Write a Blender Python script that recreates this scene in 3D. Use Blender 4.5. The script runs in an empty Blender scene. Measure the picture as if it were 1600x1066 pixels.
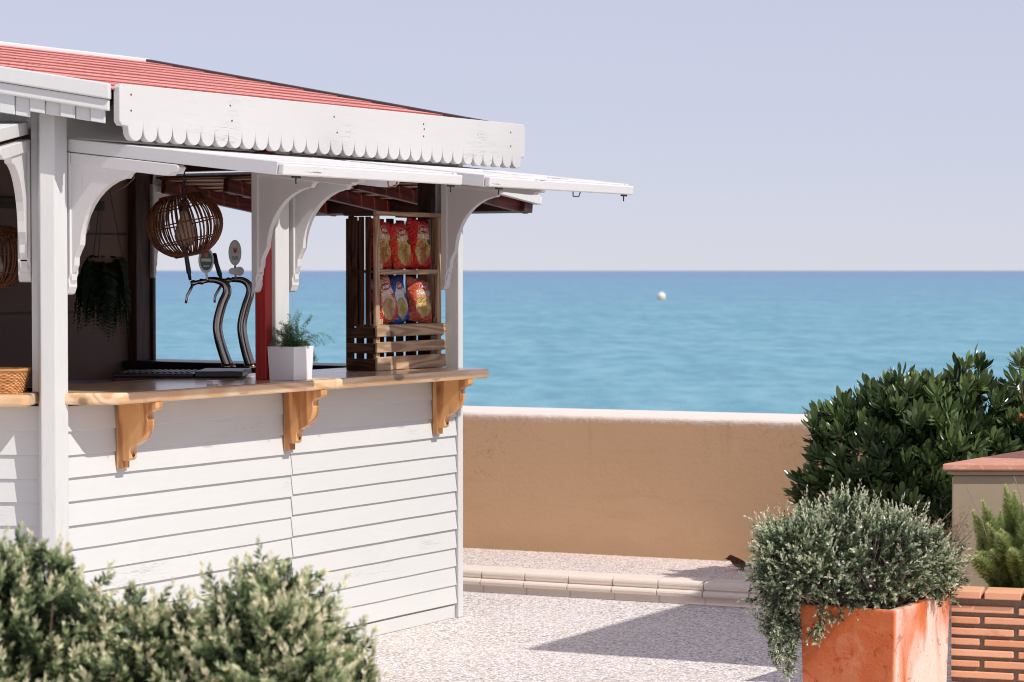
import bpy, bmesh, math, random
import numpy as np
from mathutils import Matrix, Vector, Euler
R = math.radians
random.seed(7)
rng = np.random.default_rng(11)
scene = bpy.context.scene
COL = scene.collection

# ------------------------------------------------------------------ camera, sky, sun, exposure
cam_d = bpy.data.cameras.new('camera')
cam_d.lens = 85.0
cam_d.sensor_width = 36.0
cam_d.clip_start = 0.1
cam_d.clip_end = 80000
cam = bpy.data.objects.new('camera', cam_d)
COL.objects.link(cam)
cam.location = (0, 0, 1.55)
cam.rotation_euler = (R(90 - 1.668), 0, 0)
cam_d.dof.use_dof = True
cam_d.dof.focus_distance = 9.0
cam_d.dof.aperture_fstop = 7.0
scene.camera = cam

SUN_H = Vector((0.779, -0.627, 0)).normalized()     # horizontal direction towards the sun
SUN_EL = R(45.7)
world = bpy.data.worlds.new('World')
scene.world = world
world.use_nodes = True
wnt = world.node_tree
wbg = wnt.nodes['Background']
sky = wnt.nodes.new('ShaderNodeTexSky')
sky.sky_type = 'NISHITA'
sky.sun_disc = False
sky.sun_elevation = SUN_EL
sky.sun_rotation = math.atan2(SUN_H.x, SUN_H.y)
sky.altitude = 2000
sky.air_density = 1.0
sky.dust_density = 0.0
sky.ozone_density = 6.0
whz = wnt.nodes.new('ShaderNodeMix')            # even pale summer haze over the clear sky
whz.data_type = 'RGBA'
whz.inputs[0].default_value = 0.76
whz.inputs[7].default_value = (6.85, 6.65, 7.95, 1)
wnt.links.new(sky.outputs[0], whz.inputs[6])
wnt.links.new(whz.outputs[2], wbg.inputs[0])
wbg.inputs[1].default_value = 0.10

sun_d = bpy.data.lights.new('sun', 'SUN')
sun_d.energy = 3.7
sun_d.angle = R(0.53)
sun_d.color = (1.0, 0.955, 0.90)
sun = bpy.data.objects.new('sun', sun_d)
COL.objects.link(sun)
to_sun = Vector((SUN_H.x * math.cos(SUN_EL), SUN_H.y * math.cos(SUN_EL), math.sin(SUN_EL)))
sun.rotation_euler = to_sun.to_track_quat('Z', 'Y').to_euler()
sun.location = (6, -4, 9)

vs = scene.view_settings
vs.view_transform = 'Standard'
vs.look = 'None'
vs.exposure = 0.0
vs.gamma = 1.0
vs.use_curve_mapping = False
scene.cycles.use_denoising = True
scene.cycles.max_bounces = 8
scene.cycles.filter_width = 1.0

# ------------------------------------------------------------------ node helpers
class V:
    """a shader value with arithmetic"""
    def __init__(s, nt, sock): s.nt, s.s = nt, sock
    def op(s, o, b=None, c=None, clamp=False):
        n = s.nt.nodes.new('ShaderNodeMath'); n.operation = o; n.use_clamp = clamp
        for i, x in enumerate((s, b, c)):
            if x is None: continue
            if isinstance(x, V): s.nt.links.new(x.s, n.inputs[i])
            else: n.inputs[i].default_value = x
        return V(s.nt, n.outputs[0])
    def __add__(s, b): return s.op('ADD', b)
    def __sub__(s, b): return s.op('SUBTRACT', b)
    def __mul__(s, b): return s.op('MULTIPLY', b)
    def __truediv__(s, b): return s.op('DIVIDE', b)
    def gt(s, b): return s.op('GREATER_THAN', b)
    def lt(s, b): return s.op('LESS_THAN', b)
    def sq(s): return s.op('MULTIPLY', s)
    def abs(s): return s.op('ABSOLUTE')
    def step(s, a, b):   # smooth 0..1 between a and b
        n = s.nt.nodes.new('ShaderNodeMapRange'); n.interpolation_type = 'SMOOTHSTEP'
        s.nt.links.new(s.s, n.inputs[0]); n.inputs[1].default_value = a; n.inputs[2].default_value = b
        return V(s.nt, n.outputs[0])

class Mat:
    def __init__(self, name, rough=0.6, spec=0.4, metal=0.0, color=(.8, .8, .8)):
        self.m = bpy.data.materials.new(name); self.m.use_nodes = True
        self.nt = self.m.node_tree; self.b = self.nt.nodes['Principled BSDF']
        self.b.inputs['Roughness'].default_value = rough
        self.b.inputs['Specular IOR Level'].default_value = spec
        self.b.inputs['Metallic'].default_value = metal
        self.b.inputs['Base Color'].default_value = (*color, 1)
        self._tc = None
    def new(self, t): return self.nt.nodes.new(t)
    def link(self, a, b): self.nt.links.new(a.s if isinstance(a, V) else a, b)
    def coord(self, kind='Object', scale=(1, 1, 1), rand=True, loc=(0, 0, 0)):
        if self._tc is None: self._tc = self.new('ShaderNodeTexCoord')
        mp = self.new('ShaderNodeMapping')
        self.link(self._tc.outputs[kind], mp.inputs[0]); mp.inputs['Scale'].default_value = scale
        mp.inputs['Location'].default_value = loc
        if rand:
            oi = self.new('ShaderNodeObjectInfo'); ml = self.new('ShaderNodeMath'); ml.operation = 'MULTIPLY'
            self.link(oi.outputs['Random'], ml.inputs[0]); ml.inputs[1].default_value = 37.0
            ad = self.new('ShaderNodeVectorMath'); ad.operation = 'ADD'
            self.link(mp.outputs[0], ad.inputs[0]); self.link(ml.outputs[0], ad.inputs[1])
            return ad.outputs[0]
        return mp.outputs[0]
    def world(self, scale=(1, 1, 1)):
        g = self.new('ShaderNodeNewGeometry'); mp = self.new('ShaderNodeMapping')
        self.link(g.outputs['Position'], mp.inputs[0]); mp.inputs['Scale'].default_value = scale
        return mp.outputs[0]
    def noise(self, vec, scale, detail=3, rough=.55, dist=0.0):
        n = self.new('ShaderNodeTexNoise'); self.link(vec, n.inputs['Vector'])
        n.inputs['Scale'].default_value = scale; n.inputs['Detail'].default_value = detail
        n.inputs['Roughness'].default_value = rough; n.inputs['Distortion'].default_value = dist
        return V(self.nt, n.outputs[0])
    def voronoi(self, vec, scale, feature='F1', out='Distance', rand=1.0):
        n = self.new('ShaderNodeTexVoronoi'); n.feature = feature; self.link(vec, n.inputs['Vector'])
        n.inputs['Scale'].default_value = scale; n.inputs['Randomness'].default_value = rand
        return n.outputs[out]
    def xyz(self, vec):
        n = self.new('ShaderNodeSeparateXYZ'); self.link(vec, n.inputs[0])
        return [V(self.nt, o) for o in n.outputs]
    def mix(self, f, a, b, mode='MIX'):
        n = self.new('ShaderNodeMix'); n.data_type = 'RGBA'; n.blend_type = mode
        for x, i in ((f, 0), (a, 6), (b, 7)):
            if isinstance(x, V): self.link(x.s, n.inputs[i])
            elif isinstance(x, (int, float)): n.inputs[i].default_value = x
            elif isinstance(x, tuple): n.inputs[i].default_value = (*x, 1)
            else: self.link(x, n.inputs[i])
        return n.outputs[2]
    def ramp(self, f, stops, interp='LINEAR'):
        n = self.new('ShaderNodeValToRGB'); self.link(f, n.inputs[0]); cr = n.color_ramp; cr.interpolation = interp
        while len(cr.elements) < len(stops): cr.elements.new(.5)
        for e, (p, c) in zip(cr.elements, stops): e.position = p; e.color = (*c, 1)
        return n.outputs[0]
    def color(self, c): self.link(c, self.b.inputs['Base Color'])
    def rough(self, v): self.link(v, self.b.inputs['Roughness'])
    def bump(self, h, strength=.3, dist=.002):
        n = self.new('ShaderNodeBump'); n.inputs['Strength'].default_value = strength
        n.inputs['Distance'].default_value = dist; self.link(h, n.inputs['Height'])
        self.link(n.outputs[0], self.b.inputs['Normal'])
    def attr(self, name):
        n = self.new('ShaderNodeAttribute'); n.attribute_name = name
        return V(self.nt, n.outputs['Fac'])

MATS = {}
def paint(name, col, wear=.5, axis=0, rough=.55, dirt=(.30, .26, .22)):
    """old brushed paint on wood, grain running along axis"""
    M = Mat(name, rough=rough, spec=.3)
    sc = [9, 9, 9]; sc[axis] = .9
    g = M.noise(M.coord(scale=tuple(sc)), 9, 4, .6, .3)
    big = M.noise(M.coord(), 3.2, 3)
    sc2 = [14, 14, 14]; sc2[axis] = .55
    cr = M.noise(M.coord(scale=tuple(sc2)), 5, 3, .6, .6)
    line = cr.op('SUBTRACT', .5).abs().step(.012, .0)
    mask = M.noise(M.coord(loc=(3, 1, 7)), 2.6, 2).step(.56, .70)
    c = M.mix(g * .5 + big * .3, tuple(x * .90 for x in col), tuple(min(1, x * 1.05) for x in col))
    fl = M.noise(M.coord(loc=(9, 2, 5), scale=tuple(sc)), 3.1, 4, .7).step(.63 if wear > .95 else .70 if wear > .8 else .735, .66 if wear > .95 else .72 if wear > .8 else .76) * (wear * 1.0)
    c = M.mix(line * mask * (.8 * wear), c, dirt)
    c = M.mix(fl, c, dirt if wear > .95 else tuple(x * .62 for x in col))
    M.color(c); M.bump(g * .5 - line * mask * .9 - fl * .5, .35, .0015)
    MATS[name] = M.m
    return M.m

def wood(name, dark, light, axis=0, rough=.45, spec=.4, ring=1.0, knots=True, coat=0.0, bump=.25):
    M = Mat(name, rough=rough, spec=spec)
    sc = [1.0, 1.0, 1.0]; sc[axis] = .12
    v = M.coord(scale=tuple(sc))
    warp = M.noise(v, 5 * ring, 2)
    w = M.noise(v, 17 * ring, 4, .6, 1.6)
    rings = (warp * 75.0 + w * 5.0).op('SINE') * .5 + .5
    fine = M.noise(M.coord(scale=tuple(x * 9 for x in sc)), 22, 3)
    f = rings.step(.15, 1.0) * .72 + fine * .28
    c = M.mix(f, light, dark)
    blot = M.noise(M.coord(), 4.0, 2)
    c = M.mix(blot.step(.45, .75) * .5, c, dark)
    if knots:
        kv = V(M.nt, M.voronoi(M.coord(scale=tuple(1 if i != axis else .45 for i in range(3))), 8.0))
        k = kv.step(.19, .09)
        c = M.mix(k * .85, c, tuple(x * .30 for x in dark))
    M.color(c); M.bump(f, bump, .0012)
    M.b.inputs['Coat Weight'].default_value = coat
    M.b.inputs['Coat Roughness'].default_value = .12
    MATS[name] = M.m
    return M.m

def plain(name, col, rough=.6, spec=.4, metal=0.0, var=.15, scale=20, bump=0.0):
    M = Mat(name, rough=rough, spec=spec, metal=metal)
    n = M.noise(M.coord(), scale, 3)
    M.color(M.mix(n, tuple(x * (1 - var) for x in col), tuple(min(1, x * (1 + var)) for x in col)))
    if bump: M.bump(n, bump, .002)
    MATS[name] = M.m
    return M.m

def leafmat(name, stops, rough=.5, spec=.35, trans=.25):
    M = Mat(name, rough=rough, spec=spec)
    t = M.attr('tint')
    c = M.ramp(t, stops)
    M.color(c)
    tr = M.new('ShaderNodeBsdfTranslucent'); M.link(c, tr.inputs[0])
    mx = M.new('ShaderNodeMixShader'); mx.inputs[0].default_value = trans
    out = M.nt.nodes['Material Output']
    M.link(M.b.outputs[0], mx.inputs[1]); M.link(tr.outputs[0], mx.inputs[2]); M.link(mx.outputs[0], out.inputs[0])
    MATS[name] = M.m
    return M.m

WALLC = (.66, .665, .645)
WHITEC = (.70, .685, .67)
for ax, sfx in ((0, 'x'), (1, 'y'), (2, 'z')):
    paint('wall_paint_' + sfx, WALLC, .62, ax)
    paint('white_paint_' + sfx, WHITEC, .6, ax)
    wood('pine_' + sfx, (.36, .13, .036), (.78, .42, .165), ax, .4, .45, 1.0, True, .25)
    wood('red_wood_' + sfx, (.20, .016, .010), (.33, .030, .016), ax, .5, .35, 1.2, False)
    wood('dark_wood_' + sfx, (.030, .012, .008), (.085, .032, .018), ax, .5, .35, 1.2, False)
    wood('crate_wood_' + sfx, (.30, .185, .105), (.58, .41, .27), ax, .75, .2, 1.5, True)
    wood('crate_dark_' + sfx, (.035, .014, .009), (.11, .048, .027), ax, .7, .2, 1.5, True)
wood('post_red', (.30, .014, .010), (.46, .022, .014), 2, .45, .4, 1.2, False)
paint('fascia_paint', (.615, .60, .585), .9, 0)
paint('worn_paint', (.72, .705, .69), 1.0, 0, .55, (.34, .24, .17))
paint('cream_trim', (.80, .76, .72), .3, 2)
for ax, sfx in ((0, 'x'), (1, 'y')):
    wood('stain_wood_' + sfx, (.075, .012, .008), (.17, .028, .015), ax, .5, .3, 1.2, False)
wood('counter_wood', (.66, .38, .18), (.92, .68, .44), 0, .30, .5, .8, True, .5)
plain('interior_panel', (.22, .14, .11), .7, .25, 0, .12, 6)
plain('shelf_black', (.012, .009, .009), .35, .5)
plain('steel', (.42, .40, .38), .22, .5, 1.0, .1)
plain('chrome_dark', (.30, .27, .25), .17, .5, 1.0, .12, 40)
plain('iron', (.05, .045, .04), .5, .4, .6)
plain('rust_iron', (.16, .09, .06), .7, .3, .4, .3, 60)
plain('black_plastic', (.014, .013, .014), .35, .5)
plain('white_glaze', (.80, .79, .78), .28, .5, 0, .03)
plain('white_plastic', (.78, .77, .76), .4, .45, 0, .04)
plain('bulb_glass', (.50, .40, .29), .35, .5, 0, .05)
wood('rattan', (.055, .017, .009), (.19, .062, .022), 2, .5, .35, 1.5, False)
wood('wicker', (.42, .18, .06), (.68, .36, .15), 0, .6, .3, 3.0, False)
plain('soil', (.06, .04, .028), .95, .1, 0, .4, 60, .6)
plain('bark', (.16, .105, .07), .9, .1, 0, .3, 60, .5)
plain('twig', (.33, .25, .20), .85, .1, 0, .25, 60)
plain('flashing', (.085, .070, .070), .6, .3, .2)
plain('bin_grey', (.33, .37, .42), .4, .4)

# ------------------------------------------------------------------ mesh helpers
I4 = Matrix.Identity(4)
def T(x, y, z): return Matrix.Translation((x, y, z))
def link(o, parent=None):
    COL.objects.link(o)
    if parent is not None: o.parent = parent
    return o
def obj(name, me, mats, parent=None, basis=None, bevel=0.0, smooth=False, seg=1):
    o = bpy.data.objects.new(name, me)
    if mats is not None:
        if not isinstance(mats, (list, tuple)): mats = [mats]
        if len(me.materials) == 0:
            for m in mats: me.materials.append(MATS[m] if isinstance(m, str) else m)
    if basis is not None: o.matrix_basis = basis
    if bevel:
        b = o.modifiers.new('bevel', 'BEVEL'); b.width = bevel; b.segments = seg; b.limit_method = 'ANGLE'; b.angle_limit = R(35)
    if smooth: me.shade_smooth()
    return link(o, parent)
def tag(o, label=None, cat=None, group=None, kind=None):
    for k, v in (('label', label), ('category', cat), ('group', group), ('kind', kind)):
        if v: o[k] = v
    return o
def empty(name, basis, label, cat, group=None):
    o = bpy.data.objects.new(name, None); o.empty_display_size = .1; o.matrix_basis = basis
    link(o); return tag(o, label, cat, group)

class MB:
    def __init__(s): s.v, s.f, s.mi, s.cur = [], [], [], 0
    def add(s, vs, fs):
        n = len(s.v); s.v += [tuple(p) for p in vs]
        for f in fs: s.f.append([i + n for i in f]); s.mi.append(s.cur)
        return s
    def box(s, x0, x1, y0, y1, z0, z1, M=None):
        p = [Vector((x, y, z)) for z in (z0, z1) for y in (y0, y1) for x in (x0, x1)]
        if M is not None: p = [M @ q for q in p]
        return s.add(p, [(0, 2, 3, 1), (4, 5, 7, 6), (0, 1, 5, 4), (2, 6, 7, 3), (0, 4, 6, 2), (1, 3, 7, 5)])
    def prism(s, poly, fn, t0, t1):
        """poly: 2d outline; fn(a, b, t) -> 3d point; extruded t0..t1"""
        n = len(poly)
        vs = [fn(a, b, t0) for a, b in poly] + [fn(a, b, t1) for a, b in poly]
        fs = [list(range(n))[::-1], list(range(n, 2 * n))] + [[i, (i + 1) % n, n + (i + 1) % n, n + i] for i in range(n)]
        return s.add(vs, fs)
    def tube(s, pts, rad, n=8, cap=True):
        pts = [Vector(p) for p in pts]; m = len(pts)
        if not isinstance(rad, (list, tuple)): rad = [rad] * m
        vs = []; up = None
        for i, p in enumerate(pts):
            d = (pts[min(i + 1, m - 1)] - pts[max(i - 1, 0)]).normalized()
            if up is None:
                up = Vector((0, 0, 1)) if abs(d.z) < .9 else Vector((1, 0, 0))
            a = d.cross(up).normalized(); b = a.cross(d).normalized(); up = b
            for k in range(n):
                t = 2 * math.pi * k / n
                vs.append(p + (a * math.cos(t) + b * math.sin(t)) * rad[i])
        fs = [[i * n + k, i * n + (k + 1) % n, (i + 1) * n + (k + 1) % n, (i + 1) * n + k] for i in range(m - 1) for k in range(n)]
        if cap: fs += [list(range(n))[::-1], [(m - 1) * n + k for k in range(n)]]
        return s.add(vs, fs)
    def lathe(s, prof, n=24, M=None, sx=1, sy=1):
        vs = []
        for r, z in prof:
            for k in range(n):
                t = 2 * math.pi * k / n
                q = Vector((r * math.cos(t) * sx, r * math.sin(t) * sy, z)); vs.append(M @ q if M is not None else q)
        m = len(prof)
        fs = [[i * n + k, i * n + (k + 1) % n, (i + 1) * n + (k + 1) % n, (i + 1) * n + k] for i in range(m - 1) for k in range(n)]
        fs += [list(range(n))[::-1], [(m - 1) * n + k for k in range(n)]]
        return s.add(vs, fs)
    def mesh(s, name):
        me = bpy.data.meshes.new(name); me.from_pydata(s.v, [], s.f)
        if any(s.mi): me.polygons.foreach_set('material_index', s.mi)
        bm = bmesh.new(); bm.from_mesh(me); bmesh.ops.recalc_face_normals(bm, faces=bm.faces); bm.to_mesh(me); bm.free()
        me.update(); return me
    def build(s, name, mats, parent=None, basis=None, bevel=0.0, smooth=False, seg=1):
        return obj(name, s.mesh(name), mats, parent, basis, bevel, smooth, seg)

def box_part(name, mats, parent, basis, x0, x1, y0, y1, z0, z1, bevel=.002):
    cx, cy, cz = (x0 + x1) / 2, (y0 + y1) / 2, (z0 + z1) / 2
    return MB().box(x0 - cx, x1 - cx, y0 - cy, y1 - cy, z0 - cz, z1 - cz).build(name, mats, parent, basis @ T(cx, cy, cz), bevel)

def arc(cx, cy, r0, r1, a0, a1, n):
    return [(cx + r0 * math.cos(R(a0 + (a1 - a0) * i / n)), cy + r1 * math.sin(R(a0 + (a1 - a0) * i / n))) for i in range(n + 1)]

# ------------------------------------------------------------------ frame of the place
S = Vector((.512, .859, 0)).normalized()       # along the lit kiosk wall, away from the camera
NV = Vector((S.y, -S.x, 0))                    # its outward normal
A = Vector((-1.573, 8.553, 0))
ALPHA = math.atan2(S.y, S.x)
KM = T(*A) @ Matrix.Rotation(ALPHA, 4, 'Z')    # kiosk frame: x along wall, y inwards, z up
def KW(s, d, z): return KM @ Vector((s, d, z))

# ------------------------------------------------------------------ ground, kerb, terrace, sea
def pebble(name, light, mid, dark, scale=95):
    M = Mat(name, rough=.8, spec=.25)
    p = M.world()
    c1 = M.voronoi(p, scale, out='Color'); d1 = V(M.nt, M.voronoi(p, scale))
    r, g, b = M.xyz(c1)
    c = M.ramp(r, [(0, dark), (.20, mid), (.48, light), (.8, tuple(x * 1.05 for x in light)), (1, (.95, .93, .93))])
    c = M.mix(g.step(.86, .9) * .7, c, (.40, .22, .15))
    c = M.mix(b.step(.90, .94) * .7, c, (.15, .14, .15))
    gap = d1.step(.38, .62)
    c = M.mix(gap * .6, c, (.40, .35, .32))
    big = M.noise(p, 1.6, 4)
    c = M.mix(big.step(.35, .75) * .30, c, mid)
    st_ = M.noise(p, .9, 5, .65, .6).step(.56, .70)
    c = M.mix(st_ * .25, c, dark)
    M.color(c)
    M.bump(d1.op('MULTIPLY', -1.0), .6, .004)
    MATS[name] = M.m
pebble('pebble_paving', (.94, .895, .865), (.84, .765, .725), (.55, .46, .43))
pebble('pebble_strip', (.92, .83, .78), (.84, .70, .63), (.58, .44, .38), 105)

KD = Vector((.915, -.403, 0)).normalized()      # along kerb and sea wall, towards the right and the camera
KN = Vector((KD.y, -KD.x, 0))                   # towards the camera
K0 = Vector((-.24, 11.73, 0))
WM = T(*K0) @ Matrix.Rotation(math.atan2(KD.y, KD.x), 4, 'Z')   # kerb frame: x along, y away from the camera

gm = MB().add([(-40, -.05, 0), (40, -.05, 0), (40, -45, 0), (-40, -45, 0)], [(0, 3, 2, 1)]).build('ground', 'pebble_paving', None, WM)
tag(gm, kind='structure')
tag(MB().box(-40, 40, .06, 1.3, -.4, .105).build('terrace_strip', 'pebble_strip', None, WM), kind='structure')

# kerb of bull-nosed stone pieces
M = Mat('kerb_stone', rough=.7, spec=.3)
n1 = M.noise(M.coord(), 8, 4); n2 = M.noise(M.coord(), 70, 3)
c = M.mix(n1, (.78, .67, .57), (.86, .76, .68)); c = M.mix(n2.step(.5, .8) * .4, c, (.68, .54, .42))
M.color(c); M.bump(n2, .3, .002); MATS['kerb_stone'] = M.m
plain('kerb_grout', (.62, .55, .46), .9, .1, 0, .15, 50)
kr = empty('kerb', WM, None, None); tag(kr, kind='structure')
prof = [(.13, -.05), (.13, .108)] + arc(.006, .088, .020, .020, 90, 205, 6) + [(-.012, .074), (-.004, .066)] + \
       arc(-.014, .050, .020, .016, 60, 265, 7) + [(.012, .034), (.012, -.05)]
pl = .226
kme = MB().prism(prof, lambda a, b, t: (t, a, b), .003, pl - .004).mesh('kerb_piece')
for i in range(-14, 22):
    obj('kerb_piece', kme, 'kerb_stone', kr, T(i * pl + .13, -.05 + random.uniform(-.002, .002), random.uniform(-.0015, .0015)))
gb = MB().prism([(.12, -.04), (.12, .103), (.02, .102), (-.006, .086), (.004, .066), (-.022, .050), (.014, .030), (.014, -.04)],
                lambda a, b, t: (t, a, b), -14 * pl, 22 * pl)
gb.build('grout', 'kerb_grout', kr, T(0, -.05, 0))

# sea wall: plastered, rounded top
M = Mat('plaster', rough=.85, spec=.15)
p = M.world()
n1 = M.noise(p, 1.3, 4); n2 = M.noise(p, 45, 4, .6); n3 = M.noise(M.world((.5, .5, 3)), 2.2, 4, .6)
c = M.mix(n1, (.57, .355, .200), (.66, .43, .265))
c = M.mix(n3.step(.55, .75) * .35, c, (.42, .25, .13))
z = M.xyz(p)[2]
top = (z + n2 * .05 + M.noise(p, 11, 3) * .03).step(.805, .86)
cr_ = M.noise(M.world((1, 1, 1)), 3.0, 5, .6, 1.2).op('SUBTRACT', .5).abs().step(.006, .0) * M.noise(p, .9, 2).step(.52, .62)
c = M.mix(cr_ * .5, c, (.25, .16, .09))
drip = M.noise(M.world((9, 9, .7)), 1.0, 3).step(.55, .72) * z.step(.45, .80)
c = M.mix(drip * .28, c, (.36, .24, .14))
base_ = (z + M.noise(p, 5, 4) * .12).step(.30, .17)
c = M.mix(base_ * .35, c, (.40, .27, .16))
c = M.mix(top * .95, c, (.80, .72, .65))
M.color(c); M.bump(n2 * .6 + M.noise(p, 9, 4) * .5 + top * M.noise(p, 60, 3) * 1.5, .45, .004); MATS['plaster'] = M.m
prof = [(0, .10), (.0, .792)] + arc(.022, .792, .022, .022, 180, 90, 4) + [(.30, .828)] + arc(.36, .79, .03, .03, 80, 0, 3) + [(.39, -2.5), (0, -2.5)]
sw = MB().prism(prof, lambda a, b, t: (t, a, b), -40, 40).build('sea_wall', 'plaster', None, WM @ T(0, .77, 0))
tag(sw, 'long low tan plastered sea wall with pale rounded top', 'wall')

# sea
M = Mat('sea_water', rough=.30, spec=.5)
p = M.world()
x, y, z = M.xyz(p)
far = (y.op('LOGARITHM', 10.0) - 1.78) * .62            # 0 near the shore, 1 far out
st = M.noise(M.world((.010, .045, 1)), 1.0, 4, .6, .4)
st2 = M.noise(M.world((.0022, .014, 1)), 1.0, 4, .6, .3)
rip = M.noise(M.world((.9, .24, 1)), 1.0, 3, .55, .3) * .6 + M.noise(M.world((.22, .07, 1)), 1.0, 4, .6, .3) * .4
f = far * .9 + (st - .5) * .45 + (st2 - .5) * .30
c = M.ramp(f, [(0, (.100, .350, .430)), (.25, (.075, .310, .410)), (.50, (.058, .235, .390)), (.80, (.046, .160, .350)), (1.0, (.042, .135, .320))])
c = M.mix(rip.step(.42, .66) * .75, c, (.20, .46, .56))
c = M.mix(rip.step(.50, .36) * .50, c, (.040, .23, .33))
ln = M.noise(M.world((.035, .35, 1)), 1.0, 4, .65, .5)
c = M.mix(ln.step(.54, .68) * .45, c, (.24, .43, .55))
M.color(c)
M.b.inputs['IOR'].default_value = 1.33
M.bump(M.noise(M.world((.9, 2.2, 1)), 1.0, 5, .6, .2) + st * .6, 1.0, .35)
MATS['sea_water'] = M.m
sea = MB().add([(-40000, 12.6, -2), (40000, 12.6, -2), (40000, 60000, -2), (-40000, 60000, -2)], [(0, 1, 2, 3)]).build('sea', 'sea_water')
tag(sea, kind='structure')
# buoy
bz = empty('buoy', T(18.55, 300, -2.0), 'pale yellow ball buoy floating far out on the sea', 'buoy')
plain('buoy_paint', (.78, .62, .34), .5, .4, 0, .05); plain('buoy_white', (.80, .78, .74), .5, .4, 0, .05)
b = MB(); b.lathe([(.001, -.35)] + [(.55 * math.cos(R(a)), .25 + .62 * math.sin(R(a))) for a in range(-75, 10, 12)], 20)
b.build('lower_half', 'buoy_paint', bz, None, 0, True)
b = MB(); b.lathe([(.551 * math.cos(R(a)), .25 + .62 * math.sin(R(a))) for a in range(9, 90, 11)] + [(.05, .9), (.03, 1.0)], 20)
b.build('upper_half', 'buoy_white', bz, None, 0, True)

# ------------------------------------------------------------------ kiosk
kiosk = empty('kiosk', KM, 'pale timber beach bar kiosk with red shingle roof and open hatches', 'kiosk')
FR = I4.copy()                                              # lit wall: x along, y inwards
ul = Vector((.512, -.859, 0)).normalized(); wl = Vector((.859, .512, 0)).normalized()
FL = Matrix(((ul.x, wl.x, 0, 0), (ul.y, wl.y, 0, 0), (0, 0, 1, 0), (0, 0, 0, 1)))   # camera-facing wall, u from -2.1 to 0
LW, DP = 2.600, 1.865
FB = T(LW, 0, 0) @ Matrix.Rotation(R(90), 4, 'Z')           # end wall: u = depth, inwards = -x
FK = T(LW, DP, 0) @ Matrix.Rotation(R(180), 4, 'Z')         # back wall
ZC = 1.12                                                   # counter top

def siding(name, F, spans, ztop, exp=.0835, z0=.062):
    u0, u1 = spans[0][0], spans[-1][1]
    w = MB().box(u0, u1, .004, .05, 0, ztop).build(name, 'wall_paint_x', kiosk, F)
    nb = int(round((ztop - z0) / exp))
    for k, (a, b_) in enumerate(spans):
        for i in range(nb):
            L = b_ - a - .003
            zb = z0 + i * exp + (.004 * k) + random.uniform(-.0025, .0025)
            t0 = random.uniform(.013, .017)
            h = min(exp + .012, ztop - zb)
            bd = MB(); sg = 6
            pts = []
            wob = [random.uniform(-.0010, .0010) for _ in range(sg + 1)]
            for j in range(sg + 1):
                x = -L / 2 + L * j / sg; q = wob[j]
                pts += [(x, -t0, q), (x, -.003, h), (x, .003, h), (x, .003, q)]
            fs = []
            for j in range(sg):
                o_ = 4 * j
                for q in range(4): fs.append((o_ + q, o_ + (q + 1) % 4, o_ + 4 + (q + 1) % 4, o_ + 4 + q))
            fs += [(0, 1, 2, 3), (4 * sg + 3, 4 * sg + 2, 4 * sg + 1, 4 * sg)]
            bd.add(pts, fs)
            o = bd.build('board', 'wall_paint_x', w, T((a + b_) / 2 + random.uniform(-.001, .001), 0, zb) @ Matrix.Rotation(random.uniform(-.0016, .0016), 4, 'Y'), .0012)
    MB().box(u0, u1 - .004, -.004, .003, .002, z0 - .004).build('skirting', 'wall_paint_x', w)
    return w
siding('front_wall', FR, [(-.028, 1.328), (1.330, 2.570)], 1.07)
siding('side_wall', FL, [(-2.05, -.080)], 1.07)
for F, nm, u0, u1 in ((FB, 'end_wall', .02, 1.82),):
    siding(nm, F, [(u0, u1)], 1.07)
# back wall of wide panels
bw = MB().box(.0, LW + 1.08, .0, .04, 0, 2.5).build('back_wall', 'interior_panel', kiosk, FK)
for i in range(5):
    box_part('panel', 'interior_panel', bw, I4, .05, LW + 1.0, .045, .056, .25 + i * .37, .25 + i * .37 + .362, .003)
MB().add([(-1.0, 1.79, .02), (.05, .06, .02), (2.58, .06, .02), (2.58, 1.79, .02)], [(0, 1, 2, 3)]).build('floor', 'dark_wood_x', kiosk)

# corner post where the two walls meet (two facets), corner board at the far end
def post(name, poly, z0, z1, mat_, bevel=.004, parent=kiosk, basis=None):
    return MB().prism(poly, lambda a, b, t: (a, b, t), z0, z1).build(name, mat_, parent, basis, bevel, False, 2)
pc = [(-.030, -.030), (-.098, -.030), (-.098 - .052 * .512, -.030 + .052 * .859), (-.075, .07), (-.030, .06)]
post('corner_post', pc, 0, 2.135, 'wall_paint_z')
post('jamb', [(-.122, -.022), (-.081, -.022), (-.081, .03), (-.122, .03)], ZC + .0, 2.12, 'wall_paint_z', .003, kiosk, FL)
post('corner_post', [(2.574, -.020), (2.614, -.020), (2.614, .05), (2.574, .05)], 0, 2.2, 'wall_paint_z')
post('end_post', [(2.60, .145), (2.672, .145), (2.672, .215), (2.60, .215)], ZC, 2.2, 'dark_wood_z')
post('red_post', [(1.116, -.040), (1.160, -.040), (1.160, .012), (1.116, .012)], ZC, 2.15, 'post_red', .003)
post('middle_post', [(1.194, -.032), (1.286, -.032), (1.286, .045), (1.194, .045)], ZC, 2.2, 'wall_paint_z')
# far corner post (dark) with cladding, at the back of the end wall
post('back_post', [(2.50, 1.756), (2.606, 1.756), (2.606, 1.81), (2.50, 1.81)], 0, 2.5, 'dark_wood_z')
post('back_jamb', [(2.608, 1.742), (2.63, 1.742), (2.63, 1.80), (2.608, 1.80)], ZC, 2.06, 'dark_wood_z')

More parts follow.
